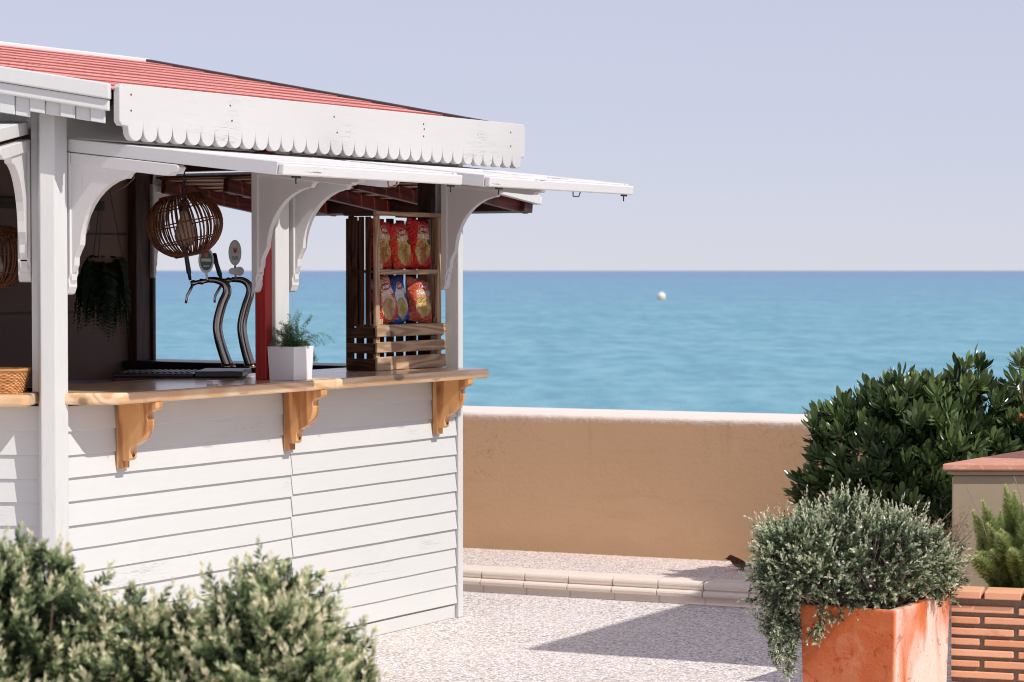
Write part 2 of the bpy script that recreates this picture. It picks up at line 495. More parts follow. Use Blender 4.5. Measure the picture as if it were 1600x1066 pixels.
# header beams
box_part('header_beam', 'wall_paint_x', kiosk, FR, -.02, 2.572, .014, .07, 2.02, 2.14)
box_part('header_beam', 'wall_paint_x', kiosk, FL, -2.05, -.082, -.012, .06, 2.055, 2.145)
box_part('header_beam', 'dark_wood_x', kiosk, FB, .07, 1.80, .004, .07, 2.02, 2.14)
# tongue and groove boards above, end wall and front (close the gap to the roof)
def roofz(d): return 2.175 + .187 * (d + .27)
box_part('wall_plate', 'wall_paint_x', kiosk, FR, -.02, 2.572, .012, .06, 2.142, 2.205)

# counters
def counter(F, u0, u1, vo, vi, chl, chr_, name='counter', planks=((0, 1),)):
    """outline in (u, v) with v outwards; rounded or chamfered ends"""
    first = None
    for k, (a, b_) in enumerate(planks):
        ua, ub = u0 + (u1 - u0) * a, u0 + (u1 - u0) * b_
        lo, hi = (k == 0), (k == len(planks) - 1)
        out = []
        if lo: out += [(ua, -vi), (ua, .02), (ua + chl * .25, vo * .42)] + arc(ua + chl + .03, vo - .05, .05, .05, 155, 90, 5)
        else: out += [(ua + .0006, -vi), (ua + .0006, vo)]
        if hi: out += arc(ub - chr_, vo - chr_, chr_, chr_, 90, 0, 6) + [(ub, -vi)]
        else: out += [(ub - .0006, vo), (ub - .0006, -vi)]
        cx = (ua + ub) / 2
        o = MB().prism([(q[0] - cx, q[1]) for q in out], lambda a_, b2, t: (a_, -b2, t), -.042, 0).build(
            name if k == 0 else 'plank', 'counter_wood', kiosk if k == 0 else first, (F @ T(cx, 0, ZC)) if k == 0 else None, .012, False, 3)
        if k == 0: first = o; c0 = cx
        else: o.matrix_basis = T(cx - c0, 0, 0)
    return first
cn = counter(FR, -.055, 2.555, .205, .40, .10, .035, 'counter', ((0, .545), (.545, 1)))
cl = counter(FL, -2.0, -.100, .20, .34, .08, .03, 'counter', ((0, 1),))
ec = counter(FB, .46, 1.80, .10, .16, .02, .02, 'end_counter', ((0, 1),))
ec.data.materials[0] = MATS['shelf_black']
# pine brackets under the front counter
bprof = [(0, 0), (.185, 0), (.185, -.022), (.170, -.032)] + arc(.170, -.062, .030, .030, 90, 165, 4) + \
        arc(.052, -.075, .092, .100, 0, -78, 8) + [(.066, -.182), (.062, -.192), (.062, -.222), (.050, -.232), (.028, -.232), (.028, -.262), (0, -.262)]
bprof = [(a, b * .93) for a, b in bprof]
bme = MB().prism(bprof, lambda a, b, t: (t, -a, b), -.021, .021).mesh('counter_bracket')
for u in (.262, 1.285, 2.385):
    o = obj('counter_bracket', bme, 'pine_z', kiosk, FR @ T(u, -.017, ZC - .0425), .003, False, 2)
    MB().lathe([(.006, 0), (.006, .004), (.003, .006)], 10, Matrix.Rotation(R(90), 4, 'X')).build('bolt', 'iron', o, T(0, -.062, -.195))

# hatch brackets (cream, arched)
def hatch_bracket(F, u, hinge, sc=1.0, flip=1, mat_='white_paint_z'):
    z0 = hinge - .032
    pr = [(0, 0), (.335, -.038), (.342, -.052), (.322, -.070), (.292, -.082), (.280, -.098)]
    pr += arc(.300, -.345, .232, .250, 100, 176, 9)
    pr += [(.054, -.352), (.044, -.372), (.042, -.400), (.030, -.425), (.030, -.452), (.018, -.478), (0, -.482)]
    o = MB().prism(pr, lambda a, b, t: (t, -a * sc, b * sc), -.014, .014).build('hatch_bracket', mat_, kiosk, F @ T(u, -.004, z0), .002, False, 2)
    # back strip and top rail, a little thicker than the arched panel
    MB().prism([(0, .0), (.030, -.003), (.030, -.43), (.022, -.448), (.024, -.475), (.014, -.500), (0, -.505)], lambda a, b, t: (t, -a * sc, b * sc), -.022, .022).build('back_strip', mat_, o, None, .003, False, 2)
    MB().prism([(0.031, -.003), (.505, -.056), (.515, -.066), (.505, -.082), (.480, -.084), (.470, -.092), (.445, -.092), (.031, -.044)], lambda a, b, t: (t, -a * sc, b * sc), -.021, .021).build('top_rail', mat_, o, None, .003, False, 2)
    return o
def hatch(F, u0, u1, hinge=2.0, depth=.95, drop=.105, nr=4, edge='worn_paint', side='wall_paint_y', name='hatch', sun_gaps=(), rdep=.027):
    """slatted flap, hinged at the wall, hanging slightly down outwards"""
    ang = math.atan2(drop, depth); L = math.hypot(drop, depth)
    B = F @ T((u0 + u1) / 2, -.01, hinge) @ Matrix.Rotation(ang, 4, 'X')     # local: -y outwards along the flap
    W = u1 - u0
    root = MB().box(-W / 2, W / 2, -L, -L + .024, -.028, .010).build(name, edge, kiosk, B, .005, False, 2)
    for sx in (-1, 1):
        MB().box(-.012, .012, -L / 2 + .026, L / 2 - .001, -.030, .0165).build('side_board', side, root, T(sx * (W / 2 - .012), -L / 2, 0), .003)
    ns = 8; pit = (L - .030) / ns
    def slat_mesh(x0, x1):
        sb = MB(); sb.box(x0, x1, -pit / 2 + .0045, pit / 2 - .0045, .0045, .016)
        sb.cur = 1; sb.box(x0, x1, -pit / 2 + .005, pit / 2 - .005, -.006, .004)
        sb.cur = 2; sb.box(x0 + .002, x1 - .002, -pit * .17, pit * .17, -.012, -.0062)
        return sb.mesh('slat')
    whole = slat_mesh(-W / 2 + .027, W / 2 - .027)
    for i in range(ns):
        gaps = [(g0 - (u0 + u1) / 2, g1 - (u0 + u1) / 2) for j, g0, g1 in sun_gaps if j == i]
        ms = [whole]
        if gaps:      # a piece left out of the slat to let sun onto the crate
            g0, g1 = gaps[0]; ms = [slat_mesh(-W / 2 + .027, g0), slat_mesh(g1, W / 2 - .027)]
        for sm in ms:
            obj('slat', sm, ['worn_paint', 'stain_wood_x', 'crate_wood_x'], root, T(random.uniform(-.002, .002), -.004 - pit * (i + .5), random.uniform(-.001, .001)), .002)
    for i in range(nr):
        x = -W / 2 + .07 + (W - .14) * i / (nr - 1)
        MB().box(-.014, .014, -L / 2 + .03, L / 2 - .02, -rdep, -.0125).build('rafter', 'stain_wood_y', root, T(x, -L / 2, 0), .002)
    MB().box(-W / 2 + .03, W / 2 - .03, -.10, -.026, -rdep + .003, -.008).build('inner_board', 'dark_wood_x', root, T(0, -L + .135, 0), .002)
    # bolts and latch under the outer edge
    for x in (-W / 2 + .09, W / 2 - .06):
        b = MB(); b.box(-.022, .022, -.004, .004, -.036, -.029); b.tube([(0, 0, -.033), (0, 0, -.049), (.003, 0, -.056)], .003, 6)
        b.build('latch', 'iron', root, T(x, -L + .012, 0))
    b = MB(); b.tube([(-.03, 0, -.029), (-.025, 0, -.047), (.022, 0, -.047), (.03, 0, -.029)], .0028, 6)
    b.build('handle', 'rust_iron', root, T(W * .10, -L + .012, 0))
    return root
hatch(FR, -.018, 1.105)
hatch(FR, 1.30, 2.462, sun_gaps=((5, 1.92, 2.06), (4, 1.90, 2.03), (3, 2.30, 2.40), (6, 2.02, 2.16)))  # openings added so sun patches fall on the crate and bags
hatch(FB, .12, 1.76, 2.0, .95, .105, 5, rdep=.075)
hatch(FL, -1.95, -.132, 2.06, .95, .105, 5)
for u in (.000, 1.094, 1.335, 2.475):
    hatch_bracket(FR, u, 2.0)
hatch_bracket(FB, 1.755, 2.0, .9, 1, 'cream_trim')
hatch_bracket(FB, .10, 2.0, .9, 1, 'cream_trim')
hatch_bracket(FL, -.146, 2.045)
# damaged edge of the near hatch: a split sliver of raw wood
# roof -----------------------------------------------------------------
EV, RD = -.27, 1.79
tana = .187; PA = math.atan(tana)
def sl(d): return -.100 - (d - EV) * .512 / .859        # left rake
def sr(d): return 2.655 - (d - EV) * .02                # right rake
deck = MB()
pl_ = [(sl(EV), EV), (sr(EV), EV), (sr(RD), RD), (sl(RD), RD)]
deck.prism(pl_, lambda a, b, t: (a, b, roofz(b) + t), -.035, -.012)
roof = deck.build('roof', 'dark_wood_x', kiosk)
M = Mat('shingle', rough=.9, spec=.15)
n = M.noise(M.coord(), 9, 4); n2 = M.noise(M.coord(rand=False), 220, 2)
oi = M.new('ShaderNodeObjectInfo')
rv = V(M.nt, oi.outputs['Random'])
c = M.mix(rv * .7 + n * .3, (.62, .235, .205), (.74, .32, .285)); c = M.mix(n2.step(.45, .7) * .5, c, (.78, .40, .36))
M.color(c); M.bump(n2, .5, .002); MATS['shingle'] = M.m
plain('shingle_edge', (.30, .095, .085), .9, .1, 0, .3, 80)
ncr = 11; ce = (RD - EV + .02) / ncr
for i in range(ncr):
    d0 = EV - .02 + i * ce; d1 = d0 + ce + .03
    w = .30; off = (i * .37 % 1.0) * w
    a0, a1 = sl(d0) - .0, sr(d0)
    x = a0 - off
    while x < a1:
        xa, xb = max(x, a0), min(x + w - .004, a1)
        if xb - xa > .01:
            la = sl(d1) - sl(d0) if xa == a0 else 0
            cx, cd = (xa + xb) / 2, d0
            th = .0060 + random.uniform(-.001, .0015)
            def P(u, d, t): return (u - cx, d - cd, roofz(d) - roofz(cd) + t)
            lift0, lift1 = .004, -.002
            vs_ = [P(xa, d0, lift0), P(xb, d0, lift0), P(xb, d1, lift1), P(xa + la, d1, lift1)]
            vs_ += [(q[0], q[1], q[2] - (th if j < 2 else .004)) for j, q in enumerate(vs_)]
            sb_ = MB(); sb_.add(vs_, [(0, 1, 2, 3), (7, 6, 5, 4)]); sb_.cur = 1; sb_.f += [[0, 4, 5, 1], [1, 5, 6, 2], [2, 6, 7, 3], [3, 7, 4, 0]]; sb_.mi += [1, 1, 1, 1]
            sb_.build('shingle', ['shingle', 'shingle_edge'], roof, T(cx, cd, roofz(cd) + random.uniform(0, .0012)))
        x += w
# soffit under the eave
MB().prism([(sl(EV) + .04, EV + .004), (sr(EV) - .01, EV + .004), (sr(.06), .08), (sl(.06) + .06, .08)],
           lambda a, b, t: (a, b, roofz(b) + t), -.060, -.040).build('soffit', 'dark_wood_x', roof)
# scalloped eave board
fl, fr_ = sl(EV) + .020, sr(EV) + .010
Hf = .195; zb = 1.998
nsc = 33; a_, b_ = fl + .045, fr_ - .030; sw_ = (b_ - a_) / nsc
pr = [(fl, zb + Hf - .012), (fl + .012, zb + Hf), (fr_ - .012, zb + Hf), (fr_, zb + Hf - .014), (fr_, zb + .062), (fr_ - .012, zb + .050), (b_, zb + .050)]
pts = []
for i in range(nsc - 1, -1, -1):
    x0 = a_ + i * sw_
    pts += [(x0 + sw_ / 2 + sw_ * .475 * math.cos(R(t)), zb + .038 + .038 * math.sin(R(t))) for t in range(0, -181, -20)]
    if i: pts.append((x0, zb + .056))
pr += pts + [(a_, zb + .050), (fl + .012, zb + .052), (fl, zb + .066)]
cxf = (fl + fr_) / 2
MB().prism([(q[0] - cxf, q[1] - zb) for q in pr], lambda a, b, t: (a, t, b), -.028, .0).build('eave_board', 'fascia_paint', roof, T(cxf, EV - .012, zb), .002)
nail_me = MB().lathe([(.0035, 0), (.0035, .002), (.001, .0035)], 8, Matrix.Rotation(R(90), 4, 'X')).mesh('nail')
for x_, z_ in ((.06, .16), (.06, .105), (.62, .155), (.63, .10), (1.28, .15), (1.30, .09), (1.92, .155), (1.925, .135), (1.92, .105), (2.62, .155), (2.62, .095)):
    obj('nail', nail_me, 'rust_iron', roof, T(fl + x_, EV - .040, zb + z_))
# left rake boards (in a plane parallel to the camera-facing wall)
def rake(name, off0, off1, zt, zb_, mat_, pull=0.0):
    # off: outward distance from the rake line; lies along the left edge of the roof
    nrm = Vector((-.859, -.512, 0))
    d0, d1 = EV + .0 + pull, RD
    vs_ = []
    for d, e in ((d0, 0), (d1, 0)):
        for o_ in (off0, off1):
            for zz in (zb_, zt):
                vs_.append((sl(d) + nrm.x * o_, d + nrm.y * o_, roofz(d) + zz))
    MB().add(vs_, [(0, 1, 3, 2), (4, 6, 7, 5), (0, 4, 5, 1), (2, 3, 7, 6), (1, 5, 7, 3), (0, 2, 6, 4)]).build(name, mat_, roof, None, .005, False, 2)
rake('rake_board', -.012, .030, .018, -.036, 'wall_paint_y', -.012)
rake('rake_board', -.012, .014, -.037, -.076, 'wall_paint_y', -.008)
# boards filling the gable under the rake: sheet with battens
nrm = Vector((-.859, -.512, 0))
for i in range(26):
    e0 = .012 + i * .052; e1 = e0 + .0505
    off = -.016 if i % 2 else -.006
    vs_ = []
    for e in (e0, e1):
        d = EV - .004 + e * .859
        zt = roofz(d) - .068
        zl = roofz(d) - .068 - .052 - (.02 if i > 4 else 0)
        for o_ in (off - .014, off):
            for zz in (zl, zt):
                vs_.append((sl(d) + nrm.x * o_, d + nrm.y * o_, zz))
    MB().add(vs_, [(0, 1, 3, 2), (4, 6, 7, 5), (0, 4, 5, 1), (2, 3, 7, 6), (1, 5, 7, 3), (0, 2, 6, 4)]).build('gable_board', 'wall_paint_z', roof, None, .002)
# wall above the camera-facing header, up to the roof
vs_ = []
for u in (-2.0, -.06):
    q = FL @ Vector((u, 0, 0))
    for v in (.01, .04):
        q = FL @ Vector((u, v, 0))
        for zz in (2.13, roofz(q.y) - .04): vs_.append((q.x, q.y, zz))
MB().add(vs_, [(0, 1, 3, 2), (4, 6, 7, 5), (0, 4, 5, 1), (2, 3, 7, 6), (1, 5, 7, 3), (0, 2, 6, 4)]).build('gable_panel', 'wall_paint_z', kiosk)
# far rake flashing and ridge board
vs_ = []
for d in (EV + .02, RD + .02):
    for o_ in (-.03, .010):
        for zz in (-.055, .014): vs_.append((sr(d) + o_, d, roofz(d) + zz))
MB().add(vs_, [(0, 1, 3, 2), (4, 6, 7, 5), (0, 4, 5, 1), (2, 3, 7, 6), (1, 5, 7, 3), (0, 2, 6, 4)]).build('flashing', 'flashing', roof, None, .003)
for a0, a1 in ((sl(RD), 1.22), (1.225, 2.62)):
    MB().box(a0, a1, -.03, .05, -.01, .012).build('ridge_board', 'white_paint_x', roof, T(0, RD, roofz(RD)), .006, False, 2)
# end wall gable above the header
vs_ = []
for d in (.06, 1.80):
    for x in (2.58, 2.605):
        for zz in (2.13, roofz(d) - .04): vs_.append((x, d, zz))
MB().add(vs_, [(0, 1, 3, 2), (4, 6, 7, 5), (0, 4, 5, 1), (2, 3, 7, 6), (1, 5, 7, 3), (0, 2, 6, 4)]).build('gable_panel', 'dark_wood_z', kiosk)
MB().box(sl(RD), 2.62, RD + .051, 1.91, -.04, -.015).build('back_strip', 'dark_wood_x', roof, T(0, 0, roofz(RD)))
# inner rafters
for s_ in (.35, .95, 1.55, 2.15):
    vs_ = []
    for d in (.07, 1.8):
        for x in (s_ - .025, s_ + .025):
            for zz in (-.13, -.04): vs_.append((x, d, roofz(d) + zz))
    MB().add(vs_, [(0, 1, 3, 2), (4, 6, 7, 5), (0, 4, 5, 1), (2, 3, 7, 6), (1, 5, 7, 3), (0, 2, 6, 4)]).build('rafter', 'dark_wood_y', roof)
# a tie beam the lantern hangs from, and a cable
MB().box(-.03, .03, .07, 1.78, 2.02, 2.10).build('tie_beam', 'dark_wood_y', kiosk, T(.93, 0, 0), .003)
b = MB(); b.tube([KM.inverted() @ Vector(q) for q in ((-1.50, 9.4, 1.99), (-1.47, 9.42, 1.95), (-1.475, 9.45, 1.91), (-1.53, 9.6, 1.885), (-1.62, 9.8, 1.86))], .0028, 6)
b.build('cable', 'twig', kiosk)
# cream arched board and shelf rail on the back wall
o = MB().prism([(0, 0), (.16, 0), (.16, -.05), (.13, -.09), (.08, -.13), (.05, -.2), (.0, -.24)], lambda a, b, t: (-a, t, b), 0, .02).build('wall_bracket', 'cream_trim', kiosk, FK @ T(.56, .060, 1.80), .003)
box_part('rail', 'dark_wood_x', kiosk, FK, .30, 2.4, .058, .085, 1.83, 1.88)

def PX(x, y, Y):
    """a measured spot of the photograph at distance Y"""
    k = Y / 3778.0
    return Vector(((x - 800) * k, Y, 1.55 - (y - 423) * k))

# ------------------------------------------------------------------ things inside and on the counters
# bar cabinet
CB = T(-1.29, 9.64, 0)
cab = empty('bar_cabinet', CB, 'dark bar cabinet with black steel top carrying the beer taps', 'cabinet')
box_part('cabinet_body', 'dark_wood_x', cab, I4, -.30, .20, 0, .33, .02, 1.125, .004)
box_part('steel_top', 'shelf_black', cab, I4, -.305, .02, -.005, .335, 1.1255, 1.140, .003)
box_part('black_top', 'black_plastic', cab, I4, .024, .215, -.005, .335, 1.1255, 1.148, .003)
box_part('front_panel', 'pine_x', cab, I4, -.06, .10, -.006, -.001, .9, 1.118, .002)
b = MB()
for i in range(12): b.box(-.28 + i * .024, -.268 + i * .024, .05, .28, 1.1402, 1.144)
b.build('drip_grille', 'black_plastic', cab)
# vented box at the left
vb = empty('cooler_box', T(-1.80, 9.62, 0), 'blue grey vented cooler top inside the kiosk below the fern', 'cooler')
box_part('cooler_body', 'bin_grey', vb, I4, -.06, .24, 0, .30, .02, 1.10, .006)
for i in range(12):
    MB().box(-.004, .004, -.006, .012, -.030, .030, Matrix.Rotation(R(25), 4, 'Y')).build('louvre', 'black_plastic', vb, T(.03 + i * .014, -.003, 1.062))

# beer taps: swan-neck columns
def tap(name, pts, rad, bar, spout, handle, Y, label, badge, hx):
    base = PX(pts[0][0], pts[0][1], Y)
    root = empty(name, T(*base), label, 'beer tap', 'swan neck beer taps')
    L_ = lambda x, y, dy=0: PX(x, y, Y) - base + Vector((0, dy, 0))
    b = MB(); P_ = [L_(*q) for q in pts]
    # smooth the path
    fine = []
    for i in range(len(P_) - 1):
        p0, p1, p2, p3 = P_[max(i - 1, 0)], P_[i], P_[i + 1], P_[min(i + 2, len(P_) - 1)]
        for t in (0, .25, .5, .75):
            fine.append(.5 * ((2 * p1) + (p2 - p0) * t + (2 * p0 - 5 * p1 + 4 * p2 - p3) * t * t + (3 * p1 - 3 * p2 + p3 - p0) * t ** 3))
    fine.append(P_[-1])
    rr = [np.interp(i / (len(fine) - 1), np.linspace(0, 1, len(rad)), rad) for i in range(len(fine))]
    b.tube(fine, [float(r) for r in rr], 16); b.build('column', 'chrome_dark', root, None, 0, True)
    b = MB(); b.lathe([(.030, -.004), (.030, .004), (.024, .010), (.018, .014)], 20); b.build('base_flange', 'chrome_dark', root, None, 0, True)
    b = MB(); bp = [L_(*q) for q in bar]
    n_ = 14; bt = [bp[0].lerp(bp[-1], i / n_) for i in range(n_ + 1)]
    b.tube(bt, [.0085 + .0035 * (1 if i in (1, 2, 6, 7, 12) else 0) for i in range(n_ + 1)], 12); b.build('bar', 'chrome_dark', root, None, 0, True)
    b = MB(); b.tube([L_(*q, -.01) for q in spout], [.0065, .006, .0055, .005, .005], 10); b.build('spout', 'steel', root, None, 0, True)
    b = MB(); h0, h1 = [L_(*q, -.012) for q in handle]
    b.tube([h0, h0.lerp(h1, .15), h0.lerp(h1, .2), h0.lerp(h1, .6), h0.lerp(h1, .95), h1], [.006, .007, .010, .009, .013, .008], 10); b.build('handle', 'black_plastic', root, None, 0, True)
    bx, by, rx, ry = badge
    k = Y / 3778.0
    b = MB(); b.tube([L_(bx, by + ry, -.012), L_(hx, 437, -.012)], .0045, 8); b.build('badge_stem', 'chrome_dark', root)
    o = MB().lathe([(.98, -.5), (1, -.42), (1, .42), (.96, .5)], 36, None).build('badge', 'badge_rim', root, T(*L_(bx, by, -.014)) @ Matrix.Rotation(R(12), 4, 'Z') @ Matrix.Rotation(R(90), 4, 'X') @ Matrix.Diagonal((rx * k, ry * k, .010, 1)))
    return root, o
plain('badge_rim', (.55, .55, .53), .35, .5, .3)
# printed faces
def strokes(M, u, v, cy, hh, hw, fx=26.0):
    """letter-like strokes in a band, too small to read"""
    comb = M.new('ShaderNodeCombineXYZ'); M.link((u * fx).s, comb.inputs[0]); M.link((v * 9.0).s, comb.inputs[1])
    n = M.noise(comb.outputs[0], 1.0, 1)
    return (v - cy).abs().lt(hh) * u.abs().lt(hw) * n.gt(.47)
M = Mat('badge_green', rough=.3, spec=.5)
u, v, w = M.xyz(M.coord(rand=False))
r2 = u.sq() + v.sq()
c = M.mix(r2.gt(.62), (.012, .075, .035), (.50, .52, .50))
c = M.mix((v - .02).abs().lt(.17) * u.abs().lt(.72), c, (.05, .15, .08))
c = M.mix(strokes(M, u, v, .02, .11, .62), c, (.72, .74, .70))
c = M.mix((u.sq() + (v - .42).sq() * .6).lt(.030), c, (.55, .05, .04))
c = M.mix(strokes(M, u, v, -.45, .06, .4), c, (.45, .60, .45))
M.color(c); MATS['badge_green'] = M.m
M = Mat('badge_cream', rough=.3, spec=.5)
u, v, w = M.xyz(M.coord(rand=False))
r2 = u.sq() + v.sq()
c = M.mix(r2.gt(.80), (.62, .64, .60), (.40, .42, .42))
c = M.mix((u.sq() * 1.2 + (v - .22).sq() * 1.8).lt(.13), c, (.66, .52, .12))
c = M.mix((u.sq() * 1.3 + (v - .20).sq() * 1.6).lt(.10) * (v.lt(.24)), c, (.60, .03, .03))
c = M.mix(strokes(M, u, v, .30, .07, .36), c, (.10, .12, .30))
c = M.mix(strokes(M, u, v, -.42, .13, .48, 14), c, (.12, .17, .20))
M.color(c); MATS['badge_cream'] = M.m
def face(badge, mat_):
    MB().lathe([(.90, .51), (.90, .56)], 36).build('badge_face', mat_, badge)
t1, bd1 = tap('beer_tap', [(357, 573), (350, 555), (342, 528), (340, 505), (347, 476), (355, 456), (351, 444), (338, 438), (322, 437)], [.022, .021, .020, .0195, .019, .018, .016, .013, .010],
    [(298, 443), (335, 437)], [(301, 447), (297, 455), (293, 462), (292, 468), (291, 474)], [(298, 438), (288, 376)], 9.72,
    'left swan neck beer tap with round green badge', (323, 407, 12, 20), 325)
face(bd1, 'badge_green')
t2, bd2 = tap('beer_tap', [(392, 573), (386, 555), (380, 530), (378, 507), (384, 480), (391, 458), (389, 446), (379, 438), (362, 437)], [.022, .021, .020, .0195, .019, .018, .016, .013, .010],
    [(342, 439), (375, 437)], [(346, 447), (341, 455), (337, 462), (336, 468), (336, 473)], [(347, 438), (334, 396)], 9.86,
    'right swan neck beer tap with pale oval badge and small plaque', (368, 395, 10, 20), 369)
face(bd2, 'badge_cream')
k = 9.86 / 3778
q = PX(369, 424, 9.84) - PX(392, 573, 9.86)
b = MB(); b.prism(arc(-.014, 0, .016, .014, 60, 300, 8) + arc(.014, 0, .018, .019, -120, 120, 10), lambda a, b2, t: (a, t, b2), -.005, .005)
b.build('plaque', 'badge_rim', t2, T(*q) @ Matrix.Rotation(R(10), 4, 'Z'))

# rattan lanterns
def lantern(loc, rad, tilt, top_z, label, ribs=54):
    root = empty('rattan_lantern', T(*loc), label, 'lantern', 'rattan globe lanterns')
    TM = Matrix.Rotation(tilt, 4, 'Y')
    def sph(a, ph, r=1.0):  # a: latitude
        return TM @ Vector((rad * r * math.cos(a) * math.cos(ph), rad * r * math.cos(a) * math.sin(ph), rad * .88 * r * math.sin(a)))
    b = MB()
    for i in range(ribs):
        ph = 2 * math.pi * i / ribs + random.uniform(-.03, .03)
        b.tube([sph(R(a), ph) for a in range(-66, 61, 9)], .0033, 5, False)
    b.build('cage', 'rattan', root, None, 0, True)
    for a in (-30, 2, 34):
        b = MB(); b.tube([sph(R(a), 2 * math.pi * k / 40, .985) for k in range(41)], .0028, 5, False); b.build('hoop', 'rattan', root, None, 0, True)
    for a, nm in ((60, 'top_ring'), (-66, 'bottom_ring')):
        rr, zz = rad * math.cos(R(a)), rad * .88 * math.sin(R(a))
        pf = [(rr * .80, zz - .005), (rr * 1.06, zz - .005), (rr * 1.06, zz + .006), (rr * .80, zz + .006)]
        if a > 0: pf = [(.012, zz - .004), (rr * 1.06, zz - .005), (rr * 1.06, zz + .006), (.012, zz + .008)]
        b = MB(); b.lathe(pf, 28, TM); b.build(nm, 'dark_wood_x', root)
    b = MB(); b.lathe([(.010, .055), (.016, .05), (.020, .02), (.034, -.01), (.040, -.045), (.030, -.08), (.004, -.092)], 18); b.build('bulb', 'bulb_glass', root, None, 0, True)
    b = MB(); b.lathe([(.017, .05), (.017, .09), (.006, .10)], 12); b.tube([(0, 0, .09), (0, 0, rad * .80)], .003, 6); b.build('socket', 'black_plastic', root)
    b = MB(); z = rad * .76; i = 0
    while z < top_z - loc[2]:
        ring = []
        for k in range(9):
            t = 2 * math.pi * k / 8; x_, z_ = .008 * math.cos(t), .014 * math.sin(t)
            ring.append((x_, 0, z + z_) if i % 2 else (0, x_, z + z_))
        b.tube(ring, .0022, 5, False); z += .022; i += 1
    b.build('chain', 'iron', root)
    return root
lc = PX(289, 351, 9.35)
lantern(lc, .146, R(-12), 2.04, 'dark round rattan lantern on a chain above the beer taps')
l2 = PX(-12, 400, 8.72)
lantern(l2, .138, R(0), 2.10, 'orange rattan lantern cut off by the left picture edge')

# hanging fern
fern = empty('hanging_fern', T(*PX(164, 412, 10.15)), 'dark fern hanging in the shade against the inner back wall', 'plant')
leafmat('fern_leaf', [(0, (.006, .014, .006)), (1, (.025, .05, .018))], .55, .3, .2)
def foliage(name, V_, F_, tint, mat_, parent=None, basis=None, smooth=False):
    me = bpy.data.meshes.new(name)
    V_ = np.asarray(V_, dtype=np.float32); F_ = np.asarray(F_, dtype=np.int32)
    me.vertices.add(len(V_)); me.vertices.foreach_set('co', V_.ravel())
    k = F_.shape[1]; nf = len(F_)
    me.loops.add(nf * k); me.loops.foreach_set('vertex_index', F_.ravel())
    me.polygons.add(nf); me.polygons.foreach_set('loop_start', np.arange(nf, dtype=np.int32) * k)
    try: me.polygons.foreach_set('loop_total', np.full(nf, k, dtype=np.int32))
    except Exception: pass
    a = me.attributes.new('tint', 'FLOAT', 'POINT'); a.data.foreach_set('value', np.asarray(tint, dtype=np.float32))
    me.update(calc_edges=True); me.validate()
    return obj(name, me, mat_, parent, basis, 0, smooth)
def unit(a): return a / np.maximum(np.linalg.norm(a, axis=-1, keepdims=True), 1e-9)
def leaves(base, dirn, side, length, width, fold=.25, droop=0.0, flat=False):
    """diamond leaves of 5 verts / 4 tris folded along the midrib; arrays of shape (n,3), (n,)"""
    n = len(base); dirn = unit(dirn); side = unit(side - dirn * (side * dirn).sum(1, keepdims=True)); nor = np.cross(dirn, side)
    L = length[:, None]; W = width[:, None]
    mid = base + dirn * L * .52 - np.array([0, 0, 1]) * droop * L * .3
    tip = base + dirn * L - np.array([0, 0, 1]) * droop * L
    l = mid + side * W * .5 + nor * W * fold; r = mid - side * W * .5 + nor * W * fold
    if flat:
        V_ = np.stack([base, l, r, tip], 1).reshape(-1, 3); o = (np.arange(n) * 4)[:, None]
        return V_, np.concatenate([o + np.array([[0, 2, 1]]), o + np.array([[1, 2, 3]])], 0)
    V_ = np.stack([base, l, mid, r, tip], 1).reshape(-1, 3)
    o = (np.arange(n) * 5)[:, None]
    F_ = np.concatenate([o + np.array([[0, 2, 1]]), o + np.array([[0, 3, 2]]), o + np.array([[1, 2, 4]]), o + np.array([[2, 3, 4]])], 0)
    return V_, F_
def rvec(n): return unit(rng.normal(size=(n, 3)))

vs_, fs_, ts_ = [], [], []; nv = 0
for i in range(52):
    az = rng.uniform(0, 2 * math.pi); L = rng.uniform(.18, .38); out = rng.uniform(.03, .10); up = rng.uniform(.02, .09)
    h = np.array([math.cos(az), math.sin(az), 0]); m = 36
    t = np.linspace(.08, 1, m)[:, None]
    pth = h * (out * np.sqrt(t) * 1.3) + np.array([0, 0, 1]) * (up * np.sin(t * 2.2) - L * t ** 1.7 * .95)
    tg = np.gradient(pth, axis=0); sd = np.cross(unit(tg), h[None] * .3 + np.array([[0, 0, .2]])); sd = unit(sd)
    for sg in (-1, 1):
        d = sd * sg + unit(tg) * .55 + rng.normal(size=(m, 3)) * .12
        ll = (.046 * np.sin(np.clip(t[:, 0] * 2.6 + .35, 0, math.pi)) + .006)
        v_, f_ = leaves(pth, d, np.cross(d, sd + .3), ll, ll * .34, .1, .15)
        vs_.append(v_); fs_.append(f_ + nv); ts_.append(np.full(len(v_), rng.uniform(0, 1))); nv += len(v_)
foliage('fronds', np.concatenate(vs_), np.concatenate(fs_), np.concatenate(ts_), 'fern_leaf', fern)
b = MB(); b.lathe([(.001, -.10), (.055, -.10), (.075, .02), (.08, .025), (.07, .02), (.001, .01)], 18); b.build('basket', 'bark', fern)
b = MB()
for k_ in range(3):
    t = 2 * math.pi * k_ / 3; b.tube([(.075 * math.cos(t), .075 * math.sin(t), .02), (0, 0, .42)], .0022, 5)
b.tube([(0, 0, .42), (0, 0, .62)], .003, 5)
b.build('wires', 'iron', fern)

